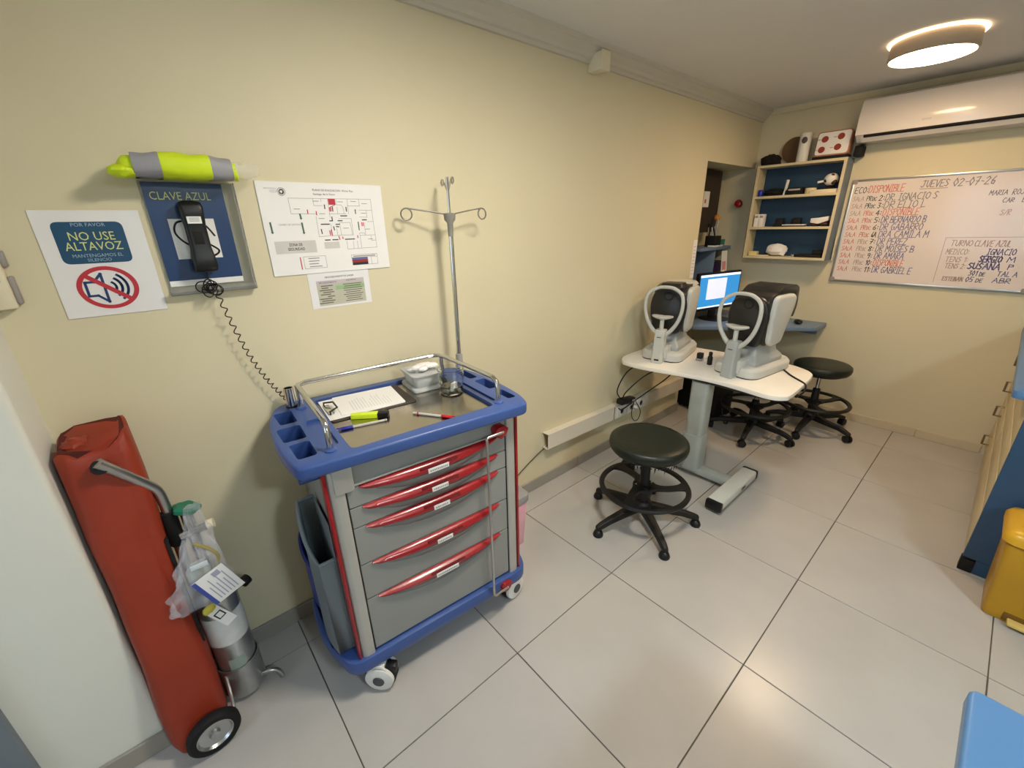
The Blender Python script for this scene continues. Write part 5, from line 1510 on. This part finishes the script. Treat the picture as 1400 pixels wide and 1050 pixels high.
stroke_text('CAR', .024, MG, wbd, 1.480, 1.622, ZW, .045, .0032, seed=108)
stroke_text('B', .028, MG, wbd, 1.560, 1.622, ZW, .020, .0032, seed=109)
stroke_text('S/R', .030, MP, wbd, 1.488, 1.550, ZW, .042, .0032, seed=110)

# ================================================================== AIR CONDITIONER
acn = thing('air_conditioner', 'white wall mounted air conditioner above the whiteboard', 'air conditioner', (L, 0, 0))
ACM = mat('aircon_white', (226, 220, 214), .28, var=.015)
ya, yb_ = -.695, -1.53
pf = [(0, 2.285), (-.160, 2.290), (-.185, 2.275), (-.205, 2.18), (-.208, 2.075), (-.150, 2.035), (0, 2.030)]
MB().prism_y(rounded(pf, [0, .02, .03, .03, .01, .01, 0], 4), ya, yb_).build('casing', ACM, acn, bevel=.004)
pf2 = [(-.186, 2.278), (-.208, 2.18), (-.212, 2.072), (-.208, 2.072), (-.203, 2.18), (-.181, 2.278)]
MB().prism_y(pf2, ya + .002, yb_ - .002).build('front_panel', mat('aircon_gloss', (228, 220, 214), .15, var=.01), acn, bevel=.001)
MB().prism_y([(-.206, 2.066), (-.203, 2.066), (-.158, 2.036), (-.164, 2.032)], ya - .03, yb_ + .03).build('louver', ACM, acn)
MB().prism_y([(-.2085, 2.0735), (-.2085, 2.064), (-.195, 2.055), (-.195, 2.0735)], ya - .045, yb_ + .02).build('outlet_slot', MATTE_BLACK, acn)
t_ = text('anwo', .022, mat('logo_grey', (180, 178, 180), .6), acn, 0, 0, 0, width=.042, name='maker_lettering')
t_.rotation_euler = (R(90), 0, R(-90))
t_.location = (-.2125, -1.02, 2.11)

for o_ in bpy.data.objects:
    if o_.type == 'MESH' and o_.name.split('.')[0] in ('direction_bars', 'red_marks', 'small_print', 'green_arrows', 'plan_walls', 'keys', 'printed_lines', 'torn_lining', 'grey_panels'):
        o_['kind'] = 'stuff'

# ================================================================== RIGHT HAND FURNITURE
CB = mat('cream_drawer_front', (206, 190, 152), .45, var=.03)
DB = mat('navy_laminate', (44, 74, 106), .42, var=.05)
LB = mat('light_blue_laminate', (80, 122, 168), .35, var=.03)
cu = thing('drawer_cabinet', 'cream drawer base cabinet with navy end panel under the counter', 'cabinet', (0, 0, 0))
FY = -1.812
MB().box(2.60, L - .03, -2.44, FY - .014, .09, .855).build('carcass', CB, cu)
MB().box(2.578, 2.60, -2.44, FY, .07, .855).build('end_panel', DB, cu, bevel=.002)
MB().box(2.576, 2.598, -2.44, FY - .045, .0, .07).build('plinth', DB, cu)
MB().box(2.598, L - .03, -2.43, FY - .05, .0, .09).build('toe_kick', mat('toe_beige', (170, 154, 124), .5), cu)
MB().box(2.572, 2.62, FY - .045, FY + .002, .0, .062).build('corner_foot', MATTE_BLACK, cu, bevel=.002)
for (xa, xb) in ((2.60, 3.34), (3.345, L - .03)):
    for j, (za, zb2) in enumerate(((.075, .30), (.305, .47), (.475, .62), (.625, .80))):
        dw = MB().box(xa + .003, xb - .003, FY - .014, FY, za, zb2 - .004).build('drawer_front', CB, cu, bevel=.002)
        if xa > 3:
            zc = (za + zb2) / 2 + .03
            MB().tube([(3.80, FY, zc + .03), (3.80, FY + .032, zc + .03), (3.80, FY + .032, zc - .03), (3.80, FY, zc - .03)], .006, 8).build('drawer_pull', mat('bronze', (130, 112, 84), .35, .8), dw)
ctp = tag(MB().prism(rounded([(2.55, -2.44), (2.55, -1.752), (2.60, -1.752), (L - .002, -1.765), (L - .002, -2.44)], [0, .02, 0, 0, 0], 4), .857, .892).build('counter_top', LB, bevel=.006), 'light blue laminate counter top over the drawer cabinet', 'counter')

yb = thing('yellow_pedal_bin', 'yellow plastic pedal bin standing against the navy cabinet end', 'bin', (2.425, -2.03, 0))
YB = mat('yellow_plastic', (180, 136, 30), .38, var=.04)
secs = []
for z, k in ((0, .86), (.03, .88), (.20, .94), (.355, 1.0)):
    secs.append([(x * k, y * k, z) for x, y in rrect(-.125, .125, -.15, .15, .03, 5)])
MB().loft(secs).build('bin_body', YB, yb, bevel=.004)
secs = []
for z, k in ((.355, 1.0), (.360, 1.09), (.385, 1.10), (.405, 1.02), (.415, .85), (.418, .4)):
    secs.append([(x * k, y * k, z) for x, y in rrect(-.125, .125, -.15, .15, .045, 6)])
MB().loft(secs).build('lid', mat('yellow_lid', (214, 164, 40), .3, var=.03), yb, smooth=50)
MB().prism(rrect(-.150, -.098, -.06, .06, .01), .015, .028).build('pedal', mat('pale_yellow_plastic', (214, 186, 110), .4), yb, bevel=.004)
MB().box(-.112, -.104, -.075, .075, .01, .05).build('pedal_slot', mat('dark_yellow', (110, 78, 14), .6), yb, bevel=.002)

bd = thing('blue_desk', 'light blue rounded edge desk top opposite the drawer trolley', 'desk', (0, 0, 0))
MB().prism(rounded([(-.30, -2.44), (.965, -2.44), (.965, -1.765), (-.30, -1.765)], [0, 0, .02, .02], 4), .718, .752).build('desk_top', LB, bd, bevel=.012, segs=4)
MB().box(.885, .915, -2.42, -1.81, 0, .718).build('leg_panel', mat('grey_panel', (130, 138, 144), .5), bd, bevel=.002)
MB().box(-.25, -.22, -2.42, -1.81, 0, .718).build('leg_panel', mat('grey_panel', (130, 138, 144), .5), bd, bevel=.002)
MB().box(-.22, .885, -2.40, -2.38, .35, .718).build('modesty_panel', mat('grey_panel', (130, 138, 144), .5), bd)
